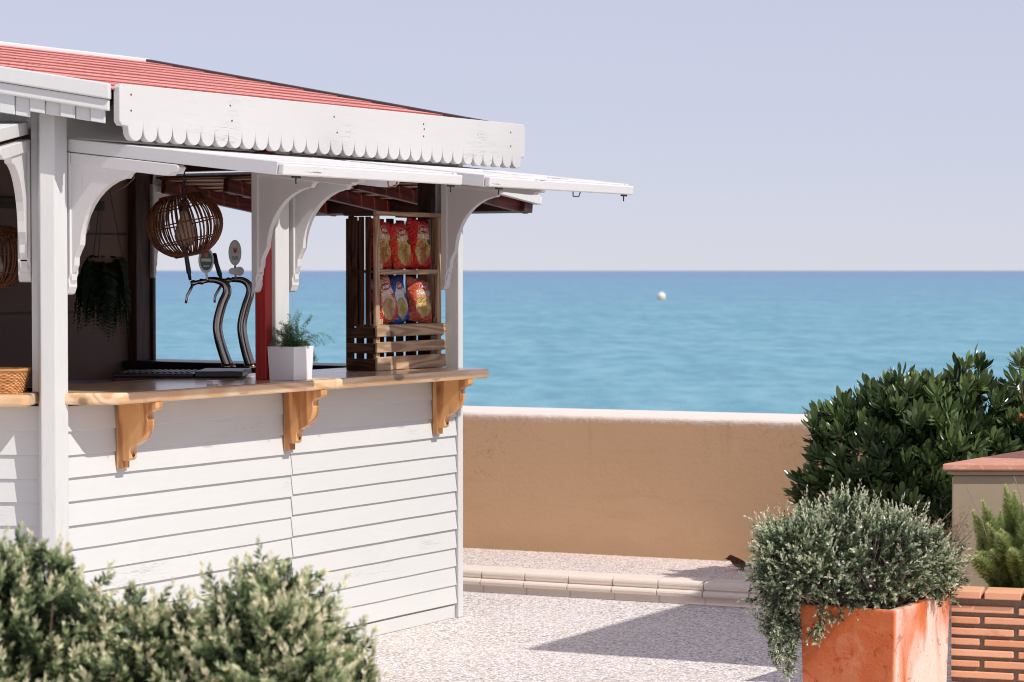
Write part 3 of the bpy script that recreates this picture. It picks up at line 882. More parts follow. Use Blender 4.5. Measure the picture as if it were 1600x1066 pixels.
# wicker basket on the camera-facing counter
bk = empty('wicker_basket', T(-1.845, 8.52, ZC), 'small orange wicker basket on the counter at the left edge', 'basket')
b = MB()
for i in range(13):
    z = .004 + i * .0058; g = 1 + .012 * i
    pts = []
    for k_ in range(49):
        t = 2 * math.pi * k_ / 48
        cx_, cy_ = abs(math.cos(t)) ** .45 * math.copysign(1, math.cos(t)), abs(math.sin(t)) ** .45 * math.copysign(1, math.sin(t))
        wv = .0022 * (1 if (k_ + i) % 2 else -1)
        pts.append(((.12 * g + wv) * cx_, (.075 * g + wv) * cy_, z))
    b.tube(pts, .0034, 5, False)
b.build('weave', 'wicker', bk, None, 0, True)
b = MB()
for k_ in range(24):
    t = 2 * math.pi * k_ / 24
    cx_, cy_ = abs(math.cos(t)) ** .45 * math.copysign(1, math.cos(t)), abs(math.sin(t)) ** .45 * math.copysign(1, math.sin(t))
    b.tube([(.118 * cx_, .073 * cy_, .0), (.137 * cx_, .086 * cy_, .078)], .0025, 5)
b.build('stakes', 'wicker', bk)
b = MB(); pts = []
for k_ in range(49):
    t = 2 * math.pi * k_ / 48
    cx_, cy_ = abs(math.cos(t)) ** .45 * math.copysign(1, math.cos(t)), abs(math.sin(t)) ** .45 * math.copysign(1, math.sin(t))
    pts.append((.138 * cx_, .087 * cy_, .081))
b.tube(pts, .0065, 7, False); b.build('rim', 'wicker', bk, None, 0, True)
MB().box(-.11, .11, -.066, .066, .002, .006).build('bottom', 'wicker', bk)

# small dish on the counter
ds = empty('small_dish', KM @ T(.70, -.10, ZC), 'tiny white square dish on the pine counter', 'dish')
MB().box(-.017, .017, -.017, .017, .0, .012).build('dish_body', 'white_glaze', ds, None, .003, False, 2)
MB().box(-.0185, .0185, -.0185, .0185, .0122, .0165).build('dish_rim', 'white_glaze', ds, None, .0015)

# white cube planter with feathery fern
PT = KM @ T(1.185, -.110, ZC)
cp = empty('potted_fern', PT, 'feathery green plant in a white cube pot on the counter', 'plant')
w0, w1, hh = .060, .066, .133
b = MB(); b.add([(x * w, y * w, z) for w, z in ((w0, 0), (w1, hh), (w1 - .006, hh), (w0 - .004, .02)) for x, y in ((-1, -1), (1, -1), (1, 1), (-1, 1))],
    [(3, 2, 1, 0)] + [(4 * r_ + i, 4 * r_ + (i + 1) % 4, 4 * r_ + 4 + (i + 1) % 4, 4 * r_ + 4 + i) for r_ in range(3) for i in range(4)] + [(12, 13, 14, 15)])
b.build('pot', 'white_glaze', cp, None, .003, False, 2)
MB().box(-.058, .058, -.058, .058, hh - .03, hh - .012).build('soil', 'soil', cp)
leafmat('feather_leaf', [(0, (.025, .060, .022)), (.6, (.085, .17, .055)), (1, (.20, .30, .12))], .5, .3, .3)
vs_, fs_, ts_ = [], [], []; nv = 0
for i in range(46):
    az = rng.uniform(0, 2 * math.pi); L = rng.uniform(.08, .185); lean = rng.uniform(.10, .9)
    h = np.array([math.cos(az), math.sin(az), 0])
    m = 26; t = np.linspace(0, 1, m)[:, None]
    st = np.array([rng.uniform(-.03, .03), rng.uniform(-.03, .03), hh - .012])
    pth = st + h * (L * lean * t) + np.array([0, 0, 1]) * (L * (1.05 - .35 * lean) * t - L * lean * .75 * t ** 3)
    for rep in range(9):
        d = rvec(m) * .9 + unit(np.gradient(pth, axis=0)) * .7
        ll = rng.uniform(.008, .020, m) * (1 - .35 * t[:, 0])
        v_, f_ = leaves(pth + rng.normal(size=(m, 3)) * .002, d, rvec(m), ll, np.full(m, .0011), .1)
        vs_.append(v_); fs_.append(f_ + nv); ts_.append(np.repeat(np.clip(rng.normal(.45 + .25 * t[:, 0], .2), 0, 1), 5)); nv += len(v_)
# trailing spray on the far side
for i in range(14):
    h = np.array([S.x, S.y, 0]) * 1.0 * 0 + np.array([.95, rng.uniform(-.5, .3), 0]); L = rng.uniform(.09, .15)
    m = 26; t = np.linspace(0, 1, m)[:, None]; st = np.array([.03, rng.uniform(-.03, .03), hh])
    pth = st + h * (L * .75 * t) + np.array([0, 0, 1]) * (.045 * t * 1.6 - .13 * t ** 2.2)
    for rep in range(9):
        d = rvec(m) * .9 + unit(np.gradient(pth, axis=0)) * .6
        v_, f_ = leaves(pth + rng.normal(size=(m, 3)) * .002, d, rvec(m), rng.uniform(.008, .017, m), np.full(m, .0011), .1)
        vs_.append(v_); fs_.append(f_ + nv); ts_.append(np.repeat(np.clip(rng.normal(.55, .2, m), 0, 1), 5)); nv += len(v_)
foliage('foliage', np.concatenate(vs_), np.concatenate(fs_), np.concatenate(ts_), 'feather_leaf', cp)

# ------------------------------------------------------------------ crate shelf with snack bags
CW, CD, CH = .520, .150, .665
CM = KM @ T(2.036, .058, ZC)
crate = empty('crate_shelf', CM, 'upright wooden crate shelf with snack bags on the kiosk counter', 'shelf')
def cb(name, mat_, *a): return box_part(name, mat_, crate, I4, *a, .0025)
fz = CH
for x in (0.0, CW - .030):
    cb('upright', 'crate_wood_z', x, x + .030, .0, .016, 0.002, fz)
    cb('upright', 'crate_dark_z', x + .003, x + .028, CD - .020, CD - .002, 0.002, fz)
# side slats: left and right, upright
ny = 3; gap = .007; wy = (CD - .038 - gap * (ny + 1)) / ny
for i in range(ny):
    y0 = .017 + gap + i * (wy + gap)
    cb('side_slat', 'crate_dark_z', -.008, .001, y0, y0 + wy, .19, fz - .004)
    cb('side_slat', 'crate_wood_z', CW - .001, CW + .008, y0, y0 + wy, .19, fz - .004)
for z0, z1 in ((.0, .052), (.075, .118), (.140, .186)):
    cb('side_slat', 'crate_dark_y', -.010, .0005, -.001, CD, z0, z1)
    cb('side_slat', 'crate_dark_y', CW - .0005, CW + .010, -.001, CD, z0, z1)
# back slats with gaps that let the sea through
nb = 7; wb = .055; gp = (CW - nb * wb) / (nb - 1)
for i in range(nb):
    x0 = i * (wb + gp)
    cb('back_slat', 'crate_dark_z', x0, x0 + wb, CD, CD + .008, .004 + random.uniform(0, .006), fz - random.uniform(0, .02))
# shelves and front rails
for z in (.42, .185, .006):
    cb('shelf', 'crate_wood_x', .031, CW - .031, .001, CD - .022, z, z + .012)
cb('front_rail', 'crate_wood_x', .030, CW - .030, -.004, .012, .413, .435)
cb('front_rail', 'crate_wood_x', -.002, CW + .002, -.006, .014, fz + .0005, fz + .020)
for z0, z1 in ((.002, .060), (.078, .124), (.146, .196)):
    cb('front_slat', 'crate_wood_x', -.012, CW + .014, -.014, -.0015, z0, z1)
cb('top_board', 'crate_dark_y', -.014, .085, .0165, CD + .012, fz + .0005, fz + .012)
cb('top_board', 'crate_dark_y', CW - .130, CW + .012, .0165, CD + .012, fz + .0005, fz + .012)
for x in (0.012, CW - .05):
    for z in (.435, .197): cb('corner_block', 'crate_wood_z', x + .02, x + .045, .002, .028, z, z + .026)

def bagmat(name, base, panel, top_, chip, accent):
    M = Mat(name, rough=.28, spec=.5)
    u, v, w = M.xyz(M.coord(rand=False))
    wob = M.noise(M.coord(rand=False), 14, 3)
    wu = u + (wob - .5) * .25; wv_ = v + (wob - .5) * .2
    c = M.mix((wu.sq() * 2.4 + (wv_ - .0).sq() * 2.0).step(1.0, .75), base, panel)
    c = M.mix((v - wob * .25).gt(.50), c, top_)
    vc = M.voronoi(M.coord(rand=False, scale=(1, 1, .1)), 3.6, out='Color'); r_, g_, b_2 = M.xyz(vc)
    chips = ((u + .15).sq() + (v + .38).sq() * 1.4).lt(.30)
    c = M.mix(chips, c, M.ramp(r_, [(0, chip), (.5, tuple(x * .6 for x in chip)), (1, (.72, .55, .25))]))
    c = M.mix(((u - .45).sq() + (v - .12).sq() * 1.2).lt(.030), c, accent)
    oval = (u.sq() + ((v - .56) * 2.4).sq())
    c = M.mix(oval.lt(.155), c, (.70, .62, .40)); c = M.mix(oval.lt(.125), c, (.50, .012, .018))
    c = M.mix(strokes(M, u, v, .56, .07, .26, 22), c, (.85, .82, .75))
    c = M.mix(strokes(M, u, v, .28, .085, .55, 13), c, (.86, .82, .74))
    c = M.mix(v.op('ABSOLUTE').gt(.93), c, tuple(x * .8 for x in top_))
    M.color(c); M.bump(M.noise(M.coord(rand=False), 3.5, 3, .6, .8), .6, .12)
    MATS[name] = M.m
RED = (.68, .022, .018)
bagmat('bag_red', RED, (.76, .44, .12), RED, (.62, .22, .05), (.03, .10, .03))
bagmat('bag_orange', (.74, .08, .025), (.78, .46, .12), RED, (.60, .30, .05), (.05, .10, .03))
bagmat('bag_pale', (.60, .07, .05), (.84, .56, .38), (.76, .34, .28), (.66, .36, .16), (.60, .10, .05))
bagmat('bag_blue', (.02, .13, .58), (.70, .78, .84), (.02, .05, .22), (.62, .50, .16), (.02, .14, .40))
bagmat('bag_cheese', (.58, .10, .05), (.62, .30, .16), (.58, .16, .10), (.66, .42, .10), (.62, .06, .03))
def bag(mat_, x, y, z, w, h, th, roll, lean, label, yaw=0):
    nu, nw = 16, 22
    seed = random.uniform(0, 100)
    def f(i, j, sg):
        u = -1 + 2 * i / nu; v = -1 + 2 * j / nw
        e = max(0, (1 - abs(u) ** 3.0)) ** .6 * max(0, (1 - abs(v) ** 4.0)) ** .6
        pin = 1 - .10 * (1 - abs(v) ** 3) + .0
        wr = .10 * math.sin(seed + 5 * u + 3 * v) + .08 * math.sin(seed * 2 + 9 * v - 4 * u)
        y_ = sg * (e * (1 + wr) * th / 2 / .01)
        cr = .012 * math.sin(u * 9 + seed) * (abs(v) ** 8) / .01 * .25
        return (u * (pin + .02 * math.sin(7 * v + seed)), v * (1 + .015 * math.sin(8 * u + seed)), (y_ + cr) * .01)
    vs_, fs_ = [], []
    for sg in (1, -1):
        o_ = len(vs_)
        for j in range(nw + 1):
            for i in range(nu + 1):
                p = f(i, j, sg); vs_.append(p)
        for j in range(nw):
            for i in range(nu):
                q = [o_ + j * (nu + 1) + i, o_ + j * (nu + 1) + i + 1, o_ + (j + 1) * (nu + 1) + i + 1, o_ + (j + 1) * (nu + 1) + i]
                fs_.append(q if sg > 0 else q[::-1])
    # local x = width, y = height, z = thickness towards the viewer
    me = bpy.data.meshes.new('snack_bag'); me.from_pydata(vs_, [], fs_); me.update()
    o = obj('snack_bag', me, mat_, None, CM @ T(x, y, z + h / 2) @ Matrix.Rotation(yaw, 4, 'Z') @ Matrix.Rotation(R(90) - lean, 4, 'X') @ Matrix.Rotation(roll, 4, 'Z') @ Matrix.Diagonal((w / 2, h / 2, 1, 1)), 0, True)
    tag(o, label, 'snack bag', 'snack bags in the crate shelf')
    return o
bag('bag_red', .100, .050, .434, .165, .215, .06, R(-7), R(7), 'red and gold snack bag at the left of the upper shelf')
bag('bag_orange', .248, .046, .434, .160, .205, .06, R(9), R(8), 'tilted red and orange snack bag in the middle of the upper shelf')
bag('bag_red', .408, .052, .434, .175, .225, .07, R(-5), R(5), 'tallest red and gold snack bag at the right of the upper shelf')
bag('bag_pale', .118, .046, .198, .175, .205, .07, R(12), R(9), 'pale red snack bag at the left of the lower shelf')
bag('bag_blue', .258, .062, .198, .135, .210, .05, R(9), R(7), 'blue and white snack bag in the middle of the lower shelf')
bag('bag_cheese', .405, .048, .198, .175, .200, .07, R(-8), R(10), 'orange red snack bag at the right of the lower shelf')
# ------------------------------------------------------------------ right side: planter, brick bed, capped wall, plants
PMat = T(1.19, 7.50, 0) @ Matrix.Rotation(ALPHA, 4, 'Z')       # planter frame: x along S, y = -N (to the left and away)
M = Mat('terracotta', rough=.95, spec=.08)
p = M.coord(rand=False)
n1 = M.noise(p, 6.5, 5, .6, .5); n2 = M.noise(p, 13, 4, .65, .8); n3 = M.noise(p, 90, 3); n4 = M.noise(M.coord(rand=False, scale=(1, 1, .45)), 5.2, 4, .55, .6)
c = M.mix(n1, (.54, .105, .030), (.68, .205, .080))
c = M.mix(n2.step(.50, .66) * .40, c, (.66, .27, .11))
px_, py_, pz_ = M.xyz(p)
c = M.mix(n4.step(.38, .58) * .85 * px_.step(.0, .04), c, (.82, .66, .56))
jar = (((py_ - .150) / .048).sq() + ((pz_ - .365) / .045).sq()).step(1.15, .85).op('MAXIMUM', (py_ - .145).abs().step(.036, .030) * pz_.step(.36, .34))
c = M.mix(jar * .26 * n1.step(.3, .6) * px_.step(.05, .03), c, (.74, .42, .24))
c = M.mix(n2.step(.40, .33) * .5, c, (.30, .045, .015))
c = M.mix(n3.step(.64, .70) * .55, c, (.24, .05, .025))
c = M.mix(M.noise(M.coord(rand=False, scale=(1, 1, .3)), 16, 4, .65).step(.60, .72) * .35 * pz_.step(.28, .47), c, (.20, .07, .04))
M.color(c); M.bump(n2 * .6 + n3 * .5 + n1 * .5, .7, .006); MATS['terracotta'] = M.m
PLX, PLY, PH = .488, .318, .49
pot = empty('terracotta_planter', PMat, 'weathered orange terracotta planter box holding the grey green shrub', 'planter')
b = MB(); tk = .026
rings = [(0.012, 0), (0.0, PH - .004), (.004, PH), (tk, PH), (tk + .004, PH - .05)]
vv = []
for ins, z in rings:
    vv += [(ins, ins, z), (PLX - ins, ins, z), (PLX - ins, PLY - ins, z), (ins, PLY - ins, z)]
ff = [(3, 2, 1, 0)] + [(4 * r_ + i, 4 * r_ + (i + 1) % 4, 4 * r_ + 4 + (i + 1) % 4, 4 * r_ + 4 + i) for r_ in range(4) for i in range(4)] + [(16, 17, 18, 19)]
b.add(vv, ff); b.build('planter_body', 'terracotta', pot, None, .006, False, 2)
MB().box(tk + .005, PLX - tk - .005, tk + .005, PLY - tk - .005, PH - .06, PH - .035).build('soil', 'soil', pot)

# brick bed wall
bd_ = Vector((.958, -.287, 0)).normalized()
BM = T(1.448, 7.955, 0) @ Matrix.Rotation(math.atan2(bd_.y, bd_.x), 4, 'Z')   # x along to the right, y away
M = Mat('brick', rough=.85, spec=.2)
oi = M.new('ShaderNodeObjectInfo'); rv = V(M.nt, oi.outputs['Random'])
n1 = M.noise(M.coord(), 14, 4); n2 = M.noise(M.coord(), 120, 3)
c = M.mix(rv * .6 + n1 * .4, (.70, .30, .15), (.86, .50, .32)); c = M.mix(n1.step(.58, .72) * .4, c, (.52, .18, .09))
M.color(c); M.bump(n2 + n1, .5, .002); MATS['brick'] = M.m
plain('mortar', (.21, .165, .125), .95, .1, 0, .35, 140, .9)
bw_ = empty('brick_bed_wall', BM, 'low garden wall of thin orange bricks with deep dark joints', 'wall')
MB().box(.004, 1.5, .012, .17, 0, .470).build('mortar_core', 'mortar', bw_)
nC = 13; pitch = .0360; bh = .0215; bl = .205
for r_ in range(nC):
    zc = .470 - .020 - (r_ + .55) * pitch + .004
    x = .0 if r_ % 2 == 0 else -bl / 2 - .008
    while x < 1.45:
        xa, xb = max(x, 0), min(x + bl, 1.5)
        if xb - xa > .02:
            dz = random.uniform(-.0015, .0015); pr_ = random.uniform(-.003, .002)
            MB().box(-(xb - xa) / 2, (xb - xa) / 2, 0, .09, -bh / 2 + random.uniform(-.001, .001), bh / 2 + random.uniform(-.001, .001)).build(
                'brick', 'brick', bw_, T((xa + xb) / 2, pr_, zc + dz) @ Matrix.Rotation(random.uniform(-.006, .006), 4, 'Y'), .003, False, 2)
        x += bl + .016
x = -.006
while x < 1.45:      # bricks laid flat on top, across the wall
    w_ = .105 if x < 0 else .118
    MB().box(-w_ / 2, w_ / 2, -.012, .125, 0, .024).build('brick', 'brick', bw_, T(x + w_ / 2, random.uniform(-.003, .003), .4712 + random.uniform(0, .002)), .003, False, 2)
    x += w_ + .012

# tile-capped wall behind
CWM = T(1.565, 8.60, 0) @ Matrix.Rotation(R(-2), 4, 'Z')
cw = empty('capped_wall', CWM, 'low plastered wall end capped with pinkish terracotta tiles', 'wall')
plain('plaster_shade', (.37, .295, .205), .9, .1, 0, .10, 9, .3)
sx, sy = S.x / S.y, 1.0
wp = [(0, 0), (1.6, 0), (1.6 + .9 * sx, .9), (.9 * sx, .9)]
MB().prism(wp, lambda a, b2, t: (a, b2, t), 0, .822).build('wall_body', 'plaster_shade', cw, None, .012, False, 3)
MB().prism([(-.010, -.008), (1.62, -.008), (1.6 + .9 * sx, .9), (.9 * sx, .9)], lambda a, b2, t: (a, b2, t), .8225, .838).build('cap_bed', 'plaster_shade', cw, None, .005)
M = Mat('cap_tile', rough=.75, spec=.25)
n1 = M.noise(M.coord(), 9, 4); n2 = M.noise(M.coord(), 60, 3)
c = M.mix(n1, (.50, .19, .12), (.68, .36, .26)); c = M.mix(n2.step(.52, .7) * .5, c, (.72, .52, .42)); M.color(c); M.bump(n2, .4, .002); MATS['cap_tile'] = M.m
tl = .30; 
for i in range(6):
    for j in range(3):
        x0 = -.036 + i * tl + j * .28 * sx; y0 = -.032 + j * .28
        MB().prism([(0, 0), (tl - .006, 0), (tl - .006 + .274 * sx, .274), (.274 * sx, .274)], lambda a, b2, t: (a, b2, t), 0, .024).build(
            'cap_tile', 'cap_tile', cw, T(x0, y0, .8385 + random.uniform(0, .002)), .005, False, 2)

# ------------------------------------------------------------------ shrubs
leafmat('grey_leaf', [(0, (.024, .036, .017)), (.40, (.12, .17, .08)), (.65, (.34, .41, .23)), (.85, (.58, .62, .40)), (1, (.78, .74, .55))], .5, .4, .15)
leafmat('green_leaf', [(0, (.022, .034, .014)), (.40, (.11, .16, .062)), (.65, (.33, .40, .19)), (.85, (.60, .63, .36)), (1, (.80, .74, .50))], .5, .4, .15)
plain('petal', (.82, .80, .84), .6, .2, 0, .04)
def ell_points(ells, n, zmin=-9, inner=.0):
    """points on the union of ellipsoids, with outward normals"""
    ells = np.array(ells); ar = ells[:, 3] * ells[:, 4] + ells[:, 3] * ells[:, 5] + ells[:, 4] * ells[:, 5]
    pk = rng.choice(len(ells), size=n * 3, p=ar / ar.sum())
    d = rvec(n * 3); e = ells[pk]
    sc_ = 1 - rng.random(n * 3)[:, None] ** 2 * inner
    P_ = e[:, :3] + d * e[:, 3:] * sc_; N_ = unit(d / e[:, 3:])
    keep = P_[:, 2] > zmin
    for q in ells:
        r_ = (((P_ - q[:3]) / q[3:]) ** 2).sum(1)
        keep &= (r_ > .80) | (inner > 0)
    global DEPTH
    P_, N_ = P_[keep][:n], N_[keep][:n]; DEPTH = 1 - sc_[keep][:n, 0]
    return P_, N_
def sprigs(P_, N_, L, nl, ll, lw, up=.5, tintc=.45, spread=.9, jit=.45, depth=None):
    """needle-leaved shoots; returns verts, faces, tint"""
    n = len(P_)
    ax = unit(N_ + np.array([0, 0, up]) + rng.normal(size=(n, 3)) * jit)
    Ls = L * rng.uniform(.6, 1.5, n)
    base = P_ - ax * Ls[:, None] * .45
    t = np.linspace(.05, 1, nl)[None, :] + rng.normal(size=(n, nl)) * .03
    bp = base[:, None] + ax[:, None] * (Ls[:, None] * t)[..., None]
    rd = rng.normal(size=(n, nl, 3)); rd -= ax[:, None] * (rd * ax[:, None]).sum(2, keepdims=True); rd = unit(rd)
    d = rd * (spread * (1.15 - .6 * t))[..., None] + ax[:, None] * (.35 + .75 * t)[..., None]
    lle = ll * rng.uniform(.7, 1.25, (n, nl)) * (1.1 - .35 * t)
    sd = np.cross(d, rng.normal(size=(n, nl, 3)))
    V_, F_ = leaves(bp.reshape(-1, 3), d.reshape(-1, 3), sd.reshape(-1, 3), lle.ravel(), (lle * lw).ravel(), .18, 0, True)
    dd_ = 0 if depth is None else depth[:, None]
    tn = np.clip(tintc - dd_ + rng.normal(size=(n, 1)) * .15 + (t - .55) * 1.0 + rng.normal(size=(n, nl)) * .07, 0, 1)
    return V_, F_, np.repeat(tn.ravel(), 4), base, ax
def join(parts):
    vs_, fs_, ts_ = [], [], []; o_ = 0
    for v_, f_, t_ in parts: vs_.append(v_); fs_.append(f_ + o_); ts_.append(t_); o_ += len(v_)
    return np.concatenate(vs_), np.concatenate(fs_), np.concatenate(ts_)
def twigs(root_pts, ends, n, rad, name, mat_, parent, k=5):
    b = MB()
    for i in rng.choice(len(ends), min(n, len(ends)), replace=False):
        e = Vector(ends[i]); r_ = Vector(root_pts[rng.integers(len(root_pts))])
        mid = r_.lerp(e, .5) + Vector(rng.normal(size=3) * .03)
        b.tube([r_, r_.lerp(mid, .6) + Vector(rng.normal(size=3) * .012), mid, mid.lerp(e, .6) + Vector(rng.normal(size=3) * .012), e], [rad * 2.2, rad * 1.8, rad * 1.4, rad, rad * .6], k, False)
    b.build(name, mat_, parent)

# near shrubs at the lower left, out of focus
def near_shrub(loc, ells, n, label, tc):
    root = empty('rosemary_shrub', T(*loc), label, 'shrub', 'out of focus shrubs in the left foreground')
    P_, N_ = ell_points(ells, n, .52, .40)
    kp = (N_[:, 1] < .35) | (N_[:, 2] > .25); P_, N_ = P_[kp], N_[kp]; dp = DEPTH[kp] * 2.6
    # uneven outline: push clumps in and out
    ph = np.sin(P_[:, 0] * 31 + 1) * np.sin(P_[:, 2] * 27 + 2) * np.sin(P_[:, 1] * 29)
    ph2 = np.sin(P_[:, 0] * 47 + 1) * np.sin(P_[:, 2] * 37 + P_[:, 1] * 40)
    P_ = P_ + N_ * (ph * .045 + ph2 * .028 + rng.normal(size=len(P_)) * .014)[:, None]
    v_, f_, t_, bs, ax = sprigs(P_, N_, .042, 25, .0180, .36, .6, tc - .04, .80, .45, dp)
    # longer shoots standing out of the outline
    sel = rng.choice(len(P_), n // 12, replace=False); sel = sel[N_[sel, 2] > -.1]
    v2, f2, t2, b2, a2 = sprigs(P_[sel] + N_[sel] * .022, N_[sel], .070, 36, .0195, .36, .9, tc + .06, .80, .35)
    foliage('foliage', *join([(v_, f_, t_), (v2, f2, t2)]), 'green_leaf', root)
    e0 = ells[0]
    twigs([(e0[0] + random.uniform(-.08, .08), e0[1] + random.uniform(-.08, .08), .02) for _ in range(5)], bs, 260, .0022, 'stems', 'bark', root)
    return root
ns = 4.72
near_shrub((-.98, ns, 0), [(-.01, .06, .66, .21, .26, .335), (-.17, .0, .60, .25, .26, .34), (-.05, .02, .32, .33, .32, .34)], 4600,
           'blurred grey green shrub in the bottom left corner by the post', .60)
near_shrub((-.47, ns, 0), [(-.02, .0, .66, .140, .22, .30), (.085, -.02, .56, .135, .21, .29), (-.20, .03, .56, .15, .2, .30), (-.10, -.06, .50, .16, .2, .30), (.12, .0, .45, .125, .2, .28), (-.02, 0, .28, .27, .26, .28), (-.31, .0, .56, .13, .18, .30), (-.24, .0, .60, .12, .18, .29), (.03, -.05, .62, .13, .2, .27)], 6600,
           'blurred pale tipped shrub in front of the white kiosk boards', .66)

# flowering shrub in the terracotta planter
sh = empty('flowering_shrub', T(1.10, 7.75, PH - .04), 'spilling grey green shrub with tiny white flowers in the terracotta planter', 'shrub')
k = 7.6 / 3778.0
def pxl(x, y, dy): return ((x - 800) * (7.70 + dy) / 3778 - 1.10, dy, 1.55 - (y - 423) * (7.70 + dy) / 3778 - (PH - .04))
def pe(x, y, dy, rx, ry, rz): c_ = pxl(x, y, dy); return (*c_, rx * k, ry, rz * k)
ells = [pe(1340, 885, .0, 115, .24, 78), pe(1270, 885, -.04, 80, .20, 66), pe(1228, 905, -.05, 48, .15, 70), pe(1425, 880, .12, 80, .22, 50), pe(1330, 828, .08, 60, .16, 36), pe(1222, 850, .02, 28, .10, 26),
        pe(1226, 975, -.03, 30, .08, 36), pe(1450, 895, .18, 56, .14, 46), pe(1395, 832, .1, 38, .14, 26), pe(1260, 835, .04, 26, .1, 24), pe(1480, 872, .2, 34, .1, 32)]
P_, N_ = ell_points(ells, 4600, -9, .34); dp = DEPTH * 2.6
ph = np.sin(P_[:, 0] * 37 + 1) * np.sin(P_[:, 2] * 41 + 2) * np.sin(P_[:, 1] * 33)
ph2 = np.sin(P_[:, 0] * 17 + 2) * np.sin(P_[:, 2] * 19 + 1)
P_ = P_ + N_ * (ph * .034 + ph2 * .030 + rng.normal(size=len(P_)) * .010)[:, None]
inpot = (P_[:, 2] < .0) & (P_[:, 0] > -.18)
P_, N_, dp = P_[~inpot], N_[~inpot], dp[~inpot]
v1 = sprigs(P_, N_, .036, 22, .0138, .34, .35, .58, .80, .45, dp)
sel = rng.choice(len(P_), 800, replace=False); sel = sel[(N_[sel, 2] > -.2)]
v2 = sprigs(P_[sel] + N_[sel] * .022, N_[sel], .070, 32, .0128, .34, .6, .60, .80, .5)
# hanging strands
hp = []
for (x0, y0, x1, y1) in ((1228, 985, 1222, 1055), (1238, 990, 1236, 1060), (1215, 975, 1212, 1035), (1246, 985, 1243, 1045), (1290, 955, 1280, 1010), (1310, 965, 1268, 1000), (1375, 950, 1382, 972)):
    for i in range(int(abs(y1 - y0) * .55) + 6):
        t = rng.random(); hp.append(np.array(pxl(x0 + (x1 - x0) * t, y0 + (y1 - y0) * t, -.12 if x0 < 1250 else (-.16 if x0 < 1330 else -.19))) + rng.normal(size=3) * .008)
hp = np.array(hp)
v3 = sprigs(hp, np.tile(np.array([[0, -.3, -.6]]), (len(hp), 1)), .034, 18, .0112, .34, .0, .55)
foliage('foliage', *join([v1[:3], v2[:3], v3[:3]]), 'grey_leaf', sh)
twigs([(random.uniform(-.05, .10), random.uniform(.0, .13), -.03) for _ in range(9)], v1[3], 420, .0016, 'stems', 'twig', sh)
# bare dry twigs at the right side
b = MB()
for i in range(70):
    a0 = Vector(pxl(1430 + random.uniform(-45, 25), 893 + random.uniform(-20, 8), .24)); a1 = Vector(pxl(1495 + random.uniform(-60, 38), 850 + random.uniform(-50, 70), random.uniform(.08, .26)))
    m_ = a0.lerp(a1, .5) + Vector((random.uniform(-.02, .02), random.uniform(-.02, .02), random.uniform(-.03, .01)))
    b.tube([a0, m_, a1, a1 + Vector((random.uniform(-.015, .015), 0, random.uniform(-.01, .02)))], [.0022, .0018, .0012, .0006], 5, False)
b.build('dry_twigs', 'twig', sh)
# dry brownish sprigs on the right
leafmat('dry_leaf', [(0, (.12, .07, .04)), (1, (.34, .25, .15))], .7, .2, .2)
P2 = np.array([pxl(1490 + rng.normal() * 22, 850 + rng.normal() * 26, .18 + rng.normal() * .05) for _ in range(170)])
v4 = sprigs(P2, np.tile(np.array([[.3, -.3, .5]]), (len(P2), 1)), .04, 13, .008, .22, .5, .5)
foliage('dry_sprigs', *v4[:3], 'dry_leaf', sh)
# tiny white flowers
fsel = rng.choice(np.where((N_[:, 1] < -.2) | (N_[:, 2] > .4))[0], 130, replace=False)
fb, fd, fsd = [], [], []
for i in fsel:
    c_ = P_[i] + N_[i] * .022; n_ = unit(N_[i] + rng.normal(size=3) * .4)
    a_ = unit(np.cross(n_, [0, 0, 1.0])); b2_ = np.cross(n_, a_)
    for q in range(5):
        t = 2 * math.pi * q / 5 + .3; d = a_ * math.cos(t) + b2_ * math.sin(t)
        fb.append(c_); fd.append(d + n_ * .25); fsd.append(np.cross(n_, d))
fb, fd, fsd = map(np.array, (fb, fd, fsd))
vF, fF = leaves(fb, fd, fsd, np.full(len(fb), .0058), np.full(len(fb), .0045), .1)
tag(foliage('flowers', vF, fF, np.ones(len(vF)), 'petal', sh), kind='stuff')

